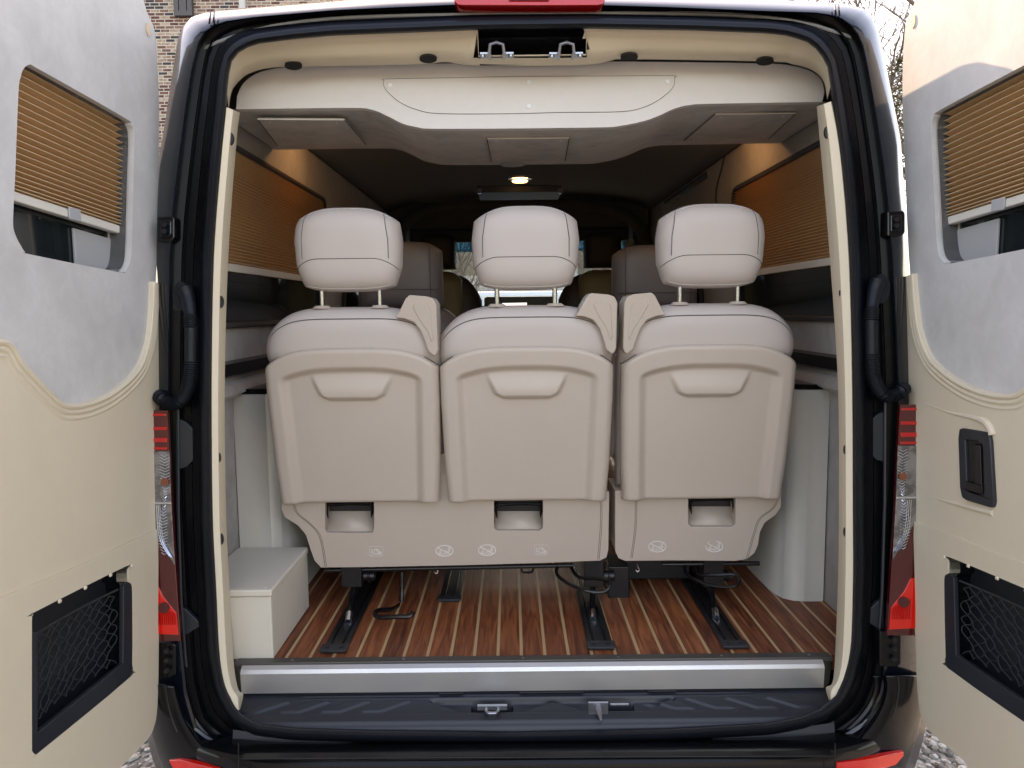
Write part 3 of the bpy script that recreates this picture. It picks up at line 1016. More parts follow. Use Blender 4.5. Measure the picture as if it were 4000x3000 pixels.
hpx = [(489, 185), (492, 160), (502, 132), (522, 110), (553, 93), (625, 83), (719, 75), (885, 68), (1020, 63.5), (1032, 63.5), (1150, 62), (1266, 62), (1272, 62), (1493, 64), (1659, 70), (1703, 75), (1742, 88), (1769, 108), (1787, 141), (1794, 190)]
uc = catmull([Vector((u, v - 3, 0)) for u, v in hpx], 6)
rows = []
for t, d in ((0, .03), (.04, .03), (.3, .048), (.6, .066), (.8, .085), (.93, .11), (1, .15)):
    r_ = []
    for a, b in zip(uc, lc):
        u, v = lerp(a.x, b.x, t), lerp(a.y, b.y, t)
        r_.append((u, v, d))
    rows.append(r_)
G = [[atF(*q) for q in r_] for r_ in rows]
# cut a rectangular mouth for the latch by dropping the faces there
hm = MB()
n = len(G[0])
vs = [p for r_ in G for p in r_]
fs = []
for i in range(len(G) - 1):
    for k in range(n - 1):
        um = (rows[i][k][0] + rows[i][k + 1][0]) / 2
        vm = (rows[i][k][1] + rows[i + 1][k + 1][1]) / 2
        if 1032 < um < 1266 and vm < 120: continue
        fs.append((i * n + k, i * n + k + 1, (i + 1) * n + k + 1, (i + 1) * n + k))
hm.add(vs, fs)
hdr = hm.build('header_trim', M['trim'], van, angle=60)
hp = MB()
Lc = [atF(1022, 58, .028), atF(1032, 62, .030), atF(1036, 121, .074), atF(1264, 119, .074), atF(1267, 60, .030), atF(1280, 58, .028)]
# latch mouth: a box lined in black
mo = MB()
p00, p10, p11, p01 = atF(1031, 58, .026), atF(1268, 56, .026), atF(1266, 118, .07), atF(1034, 121, .07)
q00, q10, q11, q01 = [p + Vector((0, .07, .0)) for p in (p00, p10, p11, p01)]
mo.add([p00, p10, p11, p01, q00, q10, q11, q01], [(4, 5, 6, 7), (0, 1, 5, 4), (1, 2, 6, 5), (2, 3, 7, 6), (3, 0, 4, 7)])
mo.build('latch_recess', M['gloss_plastic'], hdr, smooth=False)
ml = MB()
ml.tube([p00, p01, p11, p10], .0014, 6)
ml.build('recess_lip', M['trim'], hdr)
for u in (1073, 1223):
    c = atF(u, 113, .055)
    k = MB()
    k.tube([c + Vector((-.017, .02, -.008)), c + Vector((-.017, -.012, -.004)), c + Vector((-.015, -.018, .012)), c + Vector((0, -.02, .016)), c + Vector((.015, -.018, .012)), c + Vector((.017, -.012, -.004)), c + Vector((.017, .02, -.008))], .0042, 8)
    for s_ in (-1, 1):
        k.box(c.x + s_ * .028 - .012, c.x + s_ * .028 + .012, c.y, c.y + .03, c.z - .004, c.z + .001)
        k.disc(c + Vector((s_ * .033, .006, -.004)), (0, 0, -1), .006, .006, 10)
    k.build('door_striker', M['steel'], hdr, bevel=.0008)
for u, v, d in ((634, 139.5, .104), (925, 124.5, .092), (1359, 120.5, .090), (1652, 129.5, .104)):
    MB().disc(atF(u, v, d - .006), Vector((0, -.5, -.85)), .021, .006, 24, sz=.55).build('plug', M['plug'], hdr)

# ---- pillar trims
LO = s2([(884, 418), (862, 640), (835, 1000), (826, 1500), (830, 2000), (844, 2301), (856, 2542), (874, 2663), (904, 2735), (928, 2776)])
LI = s2([(937, 440), (922, 573), (892, 1000), (878, 1500), (883, 2000), (897, 2301), (912, 2575), (930, 2690), (950, 2712), (938, 2772)])
RO = s2([(3247, 396), (3283, 603), (3316, 1000), (3329, 1500), (3332, 2000), (3333, 2241), (3325, 2512), (3301, 2633), (3271, 2705), (3248, 2746)])
RI = s2([(3190, 416), (3206, 590), (3241, 1000), (3273, 1500), (3277, 2000), (3272, 2300), (3262, 2560), (3252, 2665), (3226, 2687), (3240, 2742)])
plugsL = [(500, 301), (478, 652), (472, 987), (478, 1163)]
plugsR = [(1785, 287), (1818, 632), (1827, 970), (1827, 1147)]
for OO, II, pl in ((LO, LI, plugsL), (RO, RI, plugsR)):
    OO = catmull([Vector((*p, 0)) for p in OO], 6); II = catmull([Vector((*p, 0)) for p in II], 6)
    rw = []
    for t, d in ((-.12, .05), (-.04, .012), (.03, .006), (.5, .012), (.57, .018), (1.0, .075), (1.0, .13)):
        rw.append([atF(lerp(a.x, b.x, t), lerp(a.y, b.y, t), d) for a, b in zip(OO, II)])
    pt = MB().grid(rw).build('pillar_trim', M['trim'], van, angle=22)
    for u, v in pl:
        c = atF(u, v, .028)
        MB().disc(c + Vector((0, -.004, 0)), Vector((0, -1, 0)), .0085, .008, 20, sz=1.75).build('plug', M['plug'], pt)

# ---- hinges, brackets, hoses in the door channel
for (u, v, s_) in ((358, 492, -1), (1937, 480, 1)):
    b = MB()
    b.prism([[atF(u + a, v + c_, .0) for a, c_ in ((-20, -24), (14, -26), (19, -20), (19, 22), (12, 30), (-20, 30))]], (0, .035, 0))
    h = b.build('hinge', M['gloss_plastic'], van, bevel=.004, seg=3)
    MB().prism([[atF(u + a, v + c_, -.006) for a, c_ in ((-13, -16), (8, -17), (12, -12), (12, 14), (6, 20), (-13, 20))]], (0, .02, 0)).build('hinge_plate', M['paint'], h, bevel=.003)
    for dv in (-6, 8):
        MB().disc(atF(u - 2, v + dv, -.012), (0, -1, 0), .006, .006, 6).build('bolt', M['steel_black'], h)
for (u, v, s_) in ((362, 1424, -1), (1930, 1400, 1)):
    h = MB().prism([[atF(u + a, v + c_, -.004) for a, c_ in ((-30, -36), (14, -34), (18, -28), (18, 34), (10, 40), (-30, 40))]], (0, .035, 0)).build('hinge', M['gloss_plastic'], van, bevel=.004)
    for dv in (-20, 0, 22):
        MB().disc(atF(u, v + dv, -.010), (0, -1, 0), .006, .008, 6).build('bolt', M['steel_black'], h)
for s_ in (-1, 1):
    X = (lambda a: a) if s_ < 0 else (lambda a: 2300 - a)
    dv = 0 if s_ < 0 else -16
    path = [(397, 622), (404, 640), (410, 672), (412, 700), (412, 750), (411, 800), (406, 835), (393, 862), (375, 872), (360, 868), (348, 861), (343, 856)]
    pp = catmull([atF(X(a) - (5 if s_ > 0 else 0), b + dv, .002 - .016 * sst(640, 700, b) + (.03 if a < 345 else 0)) for a, b in path], 12)
    N_ = len(pp)
    def rf(i, N):
        t = i / (N - 1)
        corr = 0
        if t < .20: return .0138 + .006 * (1 - t / .2)
        if .22 < t < .29 or t > .42: corr = .0022 * (1 if (i % 4) < 2 else -1)
        return .0138 + corr
    # denser sampling so the corrugation reads
    dense = []
    for i in range(N_ - 1):
        for k in range(3):
            dense.append(lerp(pp[i], pp[i + 1], k / 3))
    dense.append(pp[-1])
    ho = MB().tube(dense, .0165, 14, rf=rf).build('door_cable_hose', M['rubber'], van, angle=80)
    MB().disc(atF(X(396) - (5 if s_ > 0 else 0), 640 + dv, .016), (0, -1, 0), .02, .012, 20, sz=1.7).build('hose_flange', M['rubber'], ho)
    # check-strap brackets
    for va, vb in ((905, 1010), (1310, 1372)):
        MB().prism([[atF(X(a) - 2, b + dv, .020) for a, b in ((388, va), (402, va + 6), (430, va + 32), (432, va + (vb - va) * .72), (404, vb), (388, vb + 4))]], (0, .012, 0)).build('bracket', M['plastic'], van, bevel=.002)
    MB().tube([atF(X(a) - 2, b + dv, .018) for a, b in ((386, 880), (387, 1100), (393, 1300), (404, 1440))], .004, 6).build('channel_rib', M['plastic'], van)

# ---- tail lights
def tail(s_):
    X = (lambda a: a) if s_ < 0 else (lambda a: 2300 - a + 6)
    dv = 0 if s_ < 0 else -12
    # inner edge (towards channel) and outer edge beyond the door
    inn = [(361, 884), (366, 905), (367, 975), (369, 1050), (373, 1130), (378, 1210), (383, 1290), (390, 1383)]
    def IE(v): return interp(v, [p[1] for p in inn], [p[0] for p in inn])
    def slab(name, v0, v1, m_, par, d0=-.012, th=.03, slope=0, uo=270, ui=0, i0=0, i1=0):
        pts = [(uo, v0 - slope * 2.2 + i0), (IE(v0) - ui, v0), (IE((v0 + v1) / 2) - ui, (v0 + v1) / 2), (IE(v1) - ui, v1), (uo, v1 + i1)]
        return MB().prism([[atF(X(a), b + dv, d0) for a, b in pts]], (0, th, 0)).build(name, m_, par, bevel=.002)
    h = slab('tail_light', 886, 1386, M['red_dark'], van, -.010, .012)
    # bright red bars top
    for v0, v1 in ((893, 899), (922, 930), (946, 956), (966, 972)):
        slab('red_bar', v0, v1, M['red'], h, -.013, .004, ui=6)
    # clear middle with ribbed reflector
    pts = [(270, 975), (IE(975) - 1, 975), (IE(1090) - 1, 1090), (IE(1222) - 1, 1222), (357, 1190), (335, 1150), (270, 1100)]
    cl = MB().prism([[atF(X(a), b + dv, -.013) for a, b in pts]], (0, .004, 0)).build('clear_lens', M['lens'], h, bevel=.001)
    rb = MB()
    for i in range(34):
        v = 985 + i * 6.4
        hw2 = 8 + 5 * math.sin(i * .3)
        cc = 355 + 3 * math.sin(i * .19)
        rb.tube([atF(X(cc - hw2), v + dv - 3, -.0145), atF(X(cc), v + dv + 2, -.0165), atF(X(cc + min(hw2, 9)), v + dv - 2, -.0145)], .0011, 5)
    rb.build('ribbed_reflector', M['chrome'], h)
    for k in range(3):
        MB().tube(catmull([atF(X(a - k * 4), b + dv, -.0155) for a, b in ((346, 1092), (349, 1140), (356, 1172), (374, 1206 - k * 2))], 5), .0012, 5).build('chrome_line', M['chrome'], h)
    for v in (1040,):
        MB().disc(atF(X(358), v + dv, -.016), (0, -1, 0), .009, .006, 14).build('bulb', M['ember'], h)
    MB().prism([[atF(X(a), b + dv, -.017) for a, b in ((270, 1085), (IE(1085) - 1, 1085), (IE(1089) - 1, 1089), (270, 1089))]], (0, .004, 0)).build('divider', M['chrome'], h, bevel=.0005)
    # bright bottom lens
    pts = [(270, 1255), (338, 1262), (352, 1290), (IE(1335) - 6, 1325), (IE(1372) - 4, 1372), (270, 1366)]
    bl_ = MB().prism([[atF(X(a), b + dv, -.013) for a, b in pts]], (0, .004, 0)).build('red_lens', M['red_lamp'], h, bevel=.001)
    rr = MB()
    for i in range(9):
        u = 338 + i * 4.6
        rr.tube([atF(X(u), 1306 + i * 2.2 + dv, -.0148), atF(X(u + 2), 1330 + dv, -.0155), atF(X(u + 3), 1350 + dv, -.0148)], .0011, 5)
    rr.build('lens_rib', M['red'], h)
    MB().disc(atF(X(355), 1312 + dv, -.013), (0, -1, 0), .013, .004, 18).build('bulb', M['red_dark'], h)
    return h
M['lens'] = mat('clear_lens', (.30, .29, .29), .12, coat=1, metal=.6, noise=[(45, 2, .8, (.10, .09, .09))])
tail(-1); tail(1)

# ================================================================== rear doors
XL, XR = -.842, .946
def DP(u, v):                    # 4000-px point on the left door plane
    p = atX(u / 1.8083, v / 1.8083, XL)
    return (p.y, p.z)
edge_up = [DP(*p) for p in ((566, 45), (579, 72), (597, 121), (606, 200), (609, 241), (615, 422), (612, 700), (606, 1000), (602, 1096), (600, 1300))]
edge_lo = [DP(*p) for p in ((614, 1114), (612, 1422), (605, 1723), (602, 2000), (599, 2482), (595, 2723), (582, 2832), (543, 2892), (434, 3000))]
win = [DP(*p) for p in ((108, 253), (145, 271), (476, 458), (506, 488), (518, 542), (514, 700), (510, 850), (504, 1010), (482, 1057), (458, 1063), (120, 996), (90, 985), (75, 964), (52, 920), (42, 874), (46, 770), (51, 663), (63, 362), (72, 301), (84, 268))]
curve = [DP(*p) for p in ((576, 1100), (573, 1181), (561, 1313), (530, 1416), (482, 1476), (422, 1524), (362, 1555), (301, 1573), (241, 1576), (199, 1555), (121, 1476), (60, 1410), (0, 1329))]
curve = curve + [(1.12, CZ - .02), (1.02, CZ + .13), (.96, CZ + .17)]
pocket = [DP(*p) for p in ((102, 2389), (464, 2211), (471, 2225), (472, 2272), (485, 2285), (488, 2350), (488, 2600), (479, 2645), (130, 2928), (102, 2946), (88, 2935), (86, 2900), (86, 2434), (91, 2405))]
YE = .96
ztop, zbot = CZ + .84, CZ - 1.12
def c2d(pts, n=5, closed=False):
    return [(p.x, p.y) for p in catmull([Vector((a, b, 0)) for a, b in pts], n, closed)]
def door(sd, X):
    pr = empty_part('rear_door', (X, 1.7, CZ), van)
    sx = -sd                                    # towards the cabin centre
    def Q(p, off): return Vector((X + sx * off, p[0], p[1]))
    EU = c2d(edge_up, 4)
    CU = c2d(curve, 6)
    # upper suede panel (runs down behind the trim)
    topc = [(YE, ztop - .02), (1.3, ztop), (EU[0][0] - .12, ztop - .03), (EU[0][0] - .04, EU[0][1] + .07)]
    outer = [(YE, CZ - .33)] + topc + EU + [(edge_up[-1][0], CZ - .33)]
    W = c2d(win, 4, True)
    # outer black shell
    sh = MB()
    PK = c2d(pocket, 3, True)
    shell = [(YE - .01, zbot)] + [(YE - .01, ztop + .01), (1.3, ztop + .03), (EU[0][0] - .10, ztop), (EU[0][0] - .01, EU[0][1] + .09)] + [(a + .006, b) for a, b in EU] + [(a + .006, b) for a, b in c2d(edge_lo, 4)] + [(edge_lo[-1][0] - .16, zbot)]
    sh.prism([[Q(p, -.045) for p in shell], [Q(p, -.045) for p in W], [Q(p, -.045) for p in PK]], (sx * .035, 0, 0))
    sh.build('door_shell', M['paint'], pr, bevel=.006)
    MB().prism([[Q(p, -.009) for p in outer], [Q(p, -.009) for p in W]], (sx * .013, 0, 0)).build('suede_panel', M['suede'], pr, bevel=.006, seg=3)
    # lower leather panel
    lowo = CU + [(YE, zbot + .02), (edge_lo[-1][0] - .15, zbot + .02)] + list(reversed(c2d(edge_lo, 4)))
    PK = c2d(pocket, 3, True)
    # subtle crease: second layer shapes
    MB().prism([[Q(p, -.009) for p in lowo], [Q(p, -.009) for p in PK]], (sx * .022, 0, 0)).build('leather_panel', M['cream'], pr, bevel=.008, seg=4)
    cz_ = [DP(*p) for p in ((0, 2319), (300, 2199), (450, 2128), (597, 2062))]
    slope = (cz_[1][1] - cz_[0][1]) / (cz_[1][0] - cz_[0][0])
    lo = [(a - .013, b) for a, b in c2d(edge_lo, 4) if b < cz_[-1][1] - .01]
    cz_[-1] = (lo[0][0], cz_[-1][1])
    sw_ = [(YE, cz_[0][1] + slope * (YE - cz_[0][0]))] + c2d(cz_, 4) + lo + [(edge_lo[-1][0] - .15, zbot + .03), (YE, zbot + .03)]
    MB().prism([[Q(p, .0125) for p in sw_], [Q(p, .0125) for p in PK]], (sx * .0045, 0, 0)).build('raised_panel', M['cream'], pr, bevel=.004, seg=4)
    # padded piping rows along the curve
    for k, (off, r) in enumerate(((.006, .0055), (.017, .0055), (.028, .0055))):
        path = []
        for i in range(len(CU)):
            a = CU[max(i - 1, 0)]; b = CU[min(i + 1, len(CU) - 1)]
            t = Vector((b[0] - a[0], b[1] - a[1])).normalized()
            nrm = Vector((t.y, -t.x))
            if nrm.y > 0: nrm = -nrm
            nrm = Vector((-t.y, t.x))
            path.append(Q((CU[i][0] + nrm.x * off * PSG, CU[i][1] + nrm.y * off * PSG), .0115 - .001 * k))
        MB().tube(path, r, 8).build('padded_piping', M['cream'], pr)
        st = MB()
        for i in range(0, len(path) - 1):
            for q in range(3):
                a = lerp(path[i], path[i + 1], q / 3 + .05); b = lerp(path[i], path[i + 1], q / 3 + .25)
                dz = Vector((sx * (r - .0009), 0, 0))
                st.tube([a + dz, b + dz], .0009, 4)
        if k != 1: st.build('stitching', M['stitch'], pr)
    # window: reveal, glass, blind, rail, jamb
    rv = MB()
    rv.grid([[Q(p, -.007) for p in W], [Q(p, -.062) for p in W]], True)
    rv.build('window_reveal', M['suede'], pr, angle=60)
    ys = [p[0] for p in W]
    y0, y1 = min(ys) - .01, max(ys) + .01
    MB().prism([[Q(p, -.050) for p in c2d(win, 2, True)]], (-sx * .004, 0, 0)).build('window_glass', M['tint'], pr, smooth=False)
    ra, rb_ = DP(38, 720), DP(515, 880)
    def zr(y): return lerp(ra[1], rb_[1], (y - ra[0]) / (rb_[0] - ra[0]))
    def wtop(y):
        best = -9
        for i in range(len(W)):
            a, b = W[i], W[(i + 1) % len(W)]
            if min(a[0], b[0]) <= y <= max(a[0], b[0]) and abs(a[0] - b[0]) > 1e-6:
                best = max(best, lerp(a[1], b[1], (y - a[0]) / (b[0] - a[0])))
        return best
    def fz1(y): return wtop((y0 + y1) / 2) + .02 + (y - (y0 + y1) / 2) * (win[2][1] - win[1][1]) / (win[2][0] - win[1][0])
    bl_ = pleats(lambda a, z, off: Q((a, z), -.040 + off), y0 + .014, y1 - .016, lambda y: zr(y), fz1, 21, .019, .3)
    bo_ = bl_.build('blind', M['blind'], pr, smooth=False)
    cm = MB()  # thin pale tubes draw a painted highlight along each pleat ridge
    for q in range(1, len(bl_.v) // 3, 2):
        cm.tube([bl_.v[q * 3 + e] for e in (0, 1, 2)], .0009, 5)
    cm.build('blind_crease_highlight', M['crease'], pr)
    MB().prism([[Q((y, z), -.042) for y, z in ((y0 + .013, zr(y0 + .013) - .018), (y1 - .014, zr(y1) - .018), (y1 - .014, zr(y1)), (y0 + .013, zr(y0 + .013)))]], (sx * .018, 0, 0)).build('blind_rail', M['blind_rail'], pr, bevel=.003, seg=3)
    ym = lerp(y0, y1, .52)
    MB().prism([[Q((y, z), -.0235) for y, z in ((ym - .02, zr(ym) - .021), (ym + .02, zr(ym) - .021), (ym + .02, zr(ym) + .003), (ym - .02, zr(ym) + .003))]], (sx * .004, 0, 0)).build('rail_handle', M['jamb'], pr, bevel=.002)
    ja = DP(372, 900)[0]
    MB().prism([[Q((y, z), -.049) for y, z in ((ja, zr(ja) - .03), (y1 - .013, zr(y1) - .03), (y1 - .014, DP(480, 1055)[1] + .0), (ja, DP(372, 1040)[1]))]], (sx * .006, 0, 0)).build('window_jamb', M['jamb'], pr, bevel=.002)
    # storage pocket
    MB().grid([[Q(p, .0135) for p in PK], [Q(p, -.040) for p in PK]], True).build('pocket_wall', M['plastic'], pr, angle=60)
    MB().prism([[Q(p, -.040) for p in PK]], (-sx * .003, 0, 0)).build('pocket_back', M['plastic'], pr, smooth=False)
    fr = [DP(*p) for p in ((470, 2272), (486, 2279), (492, 2292), (492, 2610), (482, 2652), (470, 2666), (134, 2938), (106, 2954), (88, 2944), (82, 2925), (82, 2470), (110, 2470), (114, 2860), (440, 2600), (452, 2590), (454, 2290))]
    MB().prism([[Q(p, .006) for p in fr]], (sx * .010, 0, 0)).build('pocket_rim', M['plastic'], pr, bevel=.003, seg=3)
    # net: hexagon-ish sagging cords
    nm = MB()
    A_, B_, C_, D_ = DP(112, 2492), DP(452, 2306), DP(452, 2590), DP(113, 2850)
    def NP(s, t):
        a = (lerp(A_[0], B_[0], s), lerp(A_[1], B_[1], s)); d = (lerp(D_[0], C_[0], s), lerp(D_[1], C_[1], s))
        return Q((lerp(a[0], d[0], t), lerp(a[1], d[1], t)), .004 - .018 * math.sin(math.pi * s) * (.4 + .6 * t))
    nm.tube([NP(i / 16, -.01) for i in range(17)], .0022, 6)
    rnd = random.Random(3)
    nc, nr = 9, 12
    node = {}
    for j in range(nr + 1):
        for i in range(nc + 1):
            node[i, j] = (i / nc + (.5 / nc if j % 2 else 0) + rnd.uniform(-.02, .02), j / nr + rnd.uniform(-.02, .02))
    for j in range(nr):
        for i in range(nc + 1):
            for di in ((0, -1) if j % 2 == 0 else (0, 1)):
                if (i + di, j + 1) in node:
                    a, b = node[i, j], node[i + di, j + 1]
                    if 0 <= a[0] <= 1 and 0 <= b[0] <= 1:
                        mdl = ((a[0] + b[0]) / 2 + .012 * (1 if di else -1), (a[1] + b[1]) / 2)
                        nm.tube([NP(*a), NP(*mdl), NP(*b)], .0011, 4)
    nm.build('pocket_net', M['net'], pr)
    for (u, v) in ((480, 2210), (395, 2246), (294, 2296), (192, 2348)):
        MB().disc(Q(DP(u, v), .0185), (sx, 0, 0), .0045, .003, 14, r2=.003).build('retaining_clip', M['cream'], pr)
    MB().disc(Q(DP(570, 115), .003), (sx, 0, 0), .010, .003, 18, sz=1.5).build('screw_cap', M['yel_plug'], pr)
    return pr
PSG = 1
def empty_part(name, loc, parent):
    o = bpy.data.objects.new(name, None)
    o.empty_display_size = .1
    COL.objects.link(o)
    o.parent = parent
    o.location = Vector(loc) - world_loc(parent)
    return o
dl = door(-1, XL)
dr = door(1, XR)
tag(dl, 'left rear door swung open with brown pleated blind and net pocket')
tag(dr, 'right rear door swung open with black inner handle in its trim')
# inner handle on the right door
def RD(u, v, off=.013):
    p = atX(u / 1.8083, v / 1.8083, XR)
    return Vector((XR - off, p.y, p.z))
ho_ = c2([(1300, 1120), (1320, 1115), (1470, 1140), (1495, 1155), (1505, 1200), (1528, 1590), (1520, 1625), (1500, 1630), (1350, 1585), (1315, 1560), (1303, 1500), (1292, 1180)], 3000, 1000)
hi_ = c2([(1338, 1190), (1420, 1200), (1450, 1215), (1455, 1250), (1462, 1530), (1450, 1545), (1380, 1530), (1350, 1500)], 3000, 1000)
def rdp(px, off):
    return [RD(u * 1.8083, v * 1.8083, off) for u, v in px]
MB().prism([rdp(ho_, .010), rdp(hi_, .010)], (-.010, 0, 0)).build('handle_bezel', M['plastic'], dr, bevel=.003, seg=3)
MB().prism([rdp(hi_, .0135)], (-.001, 0, 0)).build('handle_recess', M['plug'], dr, smooth=False)
lv = c2([(1398, 1215), (1440, 1222), (1450, 1500), (1408, 1490)], 3000, 1000)
MB().prism([rdp(lv, .015)], (-.006, 0, 0)).build('handle_lever', M['gloss_plastic'], dr, bevel=.003)
lv2 = c2([(1352, 1455), (1466, 1490), (1464, 1545), (1356, 1515)], 3000, 1000)
MB().prism([rdp(lv2, .015)], (-.010, 0, 0)).build('handle_catch', M['gloss_plastic'], dr, bevel=.003)
# raised pull swell over the handle
sw = catmull([RD(3000 + x / 1.659, 1000 + y / 1.659, .0125) for x, y in ((1060, 955), (1200, 1010), (1380, 1050), (1450, 1075), (1490, 1120), (1500, 1160))], 6)
MB().tube(sw, .008, 10, rf=lambda i, N: .001 + .007 * sst(0, .7, i / (N - 1))).build('pull_swell', M['cream'], dr)
sw = catmull([RD(3000 + x / 1.659, 1000 + y / 1.659, .0125) for x, y in ((1080, 1560), (1200, 1590), (1400, 1640), (1500, 1665))], 6)
MB().tube(sw, .006, 10, rf=lambda i, N: .001 + .005 * sst(0, .7, i / (N - 1))).build('pull_swell', M['cream'], dr)

# ================================================================== front of the cabin
M['monitor'] = M['dash']
MB().prism([[atY(u, v, 3.35) for u, v in ((1031, 401), (1214, 399), (1214, 414), (1031, 416))]], (0, .24, 0)).build('ceiling_monitor', M['dash'], van, bevel=.004)
for u in (1036, 1210):
    MB().disc(atY(u, 413, 3.345), (0, -1, 0), .012, .01, 12).build('monitor_cap', M['chrome'], van)
dm = MB().disc(atY(1123, 383.5, 3.2) + Vector((0, 0, 0)), (0, 0, -1), .055, .008, 32, r2=.05).build('dome_lamp', M['chrome'], van)
dc = atY(1123, 388, 3.2)
MB().disc((dc.x, 3.2, dc.z - .006), (0, 0, -1), .034, .004, 32, r2=.030).build('lit_bulb', M['lampglow'], dm)
MB().disc(atY(1108, 357.5, 2.40) + Vector((0, .0, .003)), (0, 0, -1), .04, .002, 28, r2=.036).build('reading_lamp', M['jamb'], van)
# lit lamps give off light
def lamp(name, loc, e, size, rot=(0, 0, 0), col=(1, .56, .22)):
    l = bpy.data.lights.new(name, 'AREA')
    l.energy = e; l.size = size; l.color = col; l.shape = 'DISK'
    o = bpy.data.objects.new(name, l)
    o.location = loc; o.rotation_euler = rot
    COL.objects.link(o)
    return o
lamp('dome_light', (dc.x, 3.2, dc.z - .02), .02, .09)
# roof-mounted downlights over the side walls (their glow is seen on the walls)
for sd in (-1, 1):
    x = C0 + sd * .62
    z = CZ + .64
    MB().disc((x, 2.62, z + .004), (0, 0, -1), .03, .006, 24, r2=.027).build('downlight', M['lampglow'], van)
    lamp('wall_downlight', (x, 2.62, z - .008), .09, .055, (0, rad(-sd * 35), 0), (1, .62, .32))
# front shelf, visors, pillars, dashboard
fs_ = MB().box(C0 - .80, C0 + .80, 4.62, 5.05, CZ + .50, CZ + .66).build('front_shelf', M['liner'], van, bevel=.02)
for x in (-.42, .42):
    MB().box(C0 + x - .26, C0 + x + .26, 4.66, 4.70, CZ + .42, CZ + .498).build('sun_visor', M['dash'], van, bevel=.01)
MB().box(C0 + .12, C0 + .30, 4.60, 4.615, CZ + .505, CZ + .518).build('grab_strip', M['blind_rail'], van, bevel=.003)
arch = []
for i in range(41):
    a = math.pi * i / 40
    arch.append(Vector((C0 + .80 * math.copysign(abs(math.cos(a)) ** .45, math.cos(a)), 4.55, CZ - .3 + .93 * math.sin(a) ** .35)))
MB().tube(arch, .035, 8).build('front_arch', M['liner'], van)
for sd in (-1, 1):
    MB().prism([[Vector((C0 + sd * .78, 4.7, CZ - .5)), Vector((C0 + sd * .90, 4.7, CZ - .5)), Vector((C0 + sd * .86, 4.7, CZ + .6)), Vector((C0 + sd * .70, 4.7, CZ + .6))]], (0, .5, 0)).build('front_pillar', M['liner'], van, bevel=.01)
    MB().tube([Vector((C0 + sd * .69, 4.62, CZ + .42)), Vector((C0 + sd * .66, 4.60, CZ + .36)), Vector((C0 + sd * .67, 4.60, CZ + .22)), Vector((C0 + sd * .70, 4.62, CZ + .16))], .018, 8).build('grab_handle', M['blind_rail'], van)
MB().prism([[Vector((C0 - .85, 4.85, FZ)), Vector((C0 - .85, 4.80, CZ - .10)), Vector((C0 - .85, 4.95, CZ - .02)), Vector((C0 - .85, 5.5, CZ - .10)), Vector((C0 - .85, 5.5, FZ))]], (1.70, 0, 0)).build('dashboard', M['dash'], van, bevel=.02)
ms = MB().prism([[atY(u, v, 4.78) for u, v in ((1046, 644), (1052, 641), (1195, 640), (1200, 644), (1200, 675), (1046, 677))]], (0, .03, 0)).build('centre_screen', M['gloss_plastic'], van, bevel=.004)
M['display'] = mat('lit_display', (.3, .35, .4), .3, emit=((.55, .65, .75), .5))
MB().prism([[atY(u, v, 4.777) for u, v in ((1085, 655), (1138, 654), (1138, 663), (1085, 664))]], (0, .002, 0)).build('display', M['display'], ms, smooth=False)
# windscreen and surround
ws = [[Vector((C0 + s * (.80), lerp(5.5, 4.98, t), lerp(CZ - .12, CZ + .52, t))) for s in (-1, 1)] for t in (0, .80)]
MB().grid(ws).build('windscreen', M['windscreen'], van, smooth=False)
ws = [[Vector((C0 + s * (.80), lerp(5.5, 4.98, t), lerp(CZ - .12, CZ + .52, t))) for s in (-1, 1)] for t in (.80, 1)]
MB().grid(ws).build('windscreen_band', M['band'], van, smooth=False)
MB().prism([[Vector((C0 - .85, 5.6, .35)), Vector((C0 - .85, 5.6, CZ - .14)), Vector((C0 - .85, 6.2, CZ - .30)), Vector((C0 - .85, 6.5, CZ - .55)), Vector((C0 - .85, 6.55, .35))]], (1.70, 0, 0)).build('bonnet', M['paint'], van, bevel=.05, seg=3)

# ================================================================== storage box and cabinets
bx = empty('storage_box', (-.72, 1.96, FZ), 'low off-white storage box standing on the teak floor at the left', 'storage box')
xw = -.818
MB().box(xw, -.612, 1.80, 2.135, FZ + .001, FZ + .165).build('box_body', M['boxm'], bx, bevel=.004, seg=3)
ld = MB().box(xw, -.608, 1.795, 2.135, FZ + .1665, FZ + .185).build('lid', M['boxm'], bx, bevel=.005, seg=3)
MB().disc((-.628, 1.812, FZ + .185), (0, 0, 1), .003, .001, 10).build('lid_rivet', M['screw'], ld)
def cab(name, pts, z0, z1, label, x_out, y_back):
    r = empty(name, (pts[0].x, 2.3, z0), label, 'cabinet')
    loop = [Vector((p.x, p.y, z0)) for p in pts] + [Vector((pts[-1].x, y_back, z0)), Vector((x_out, y_back, z0)), Vector((x_out, pts[0].y, z0))]
    MB().prism([loop], (0, 0, z1 - z0)).build('cabinet_body', M['boxm'], r, bevel=.005, seg=3)
    lp2 = [Vector((p.x, p.y - .001, z1 + .002)) for p in loop]
    MB().prism([lp2], (0, 0, .014)).build('cabinet_top', M['gloss_plastic'], r, bevel=.002)
    return r
a = atY(500, 850, 2.145)
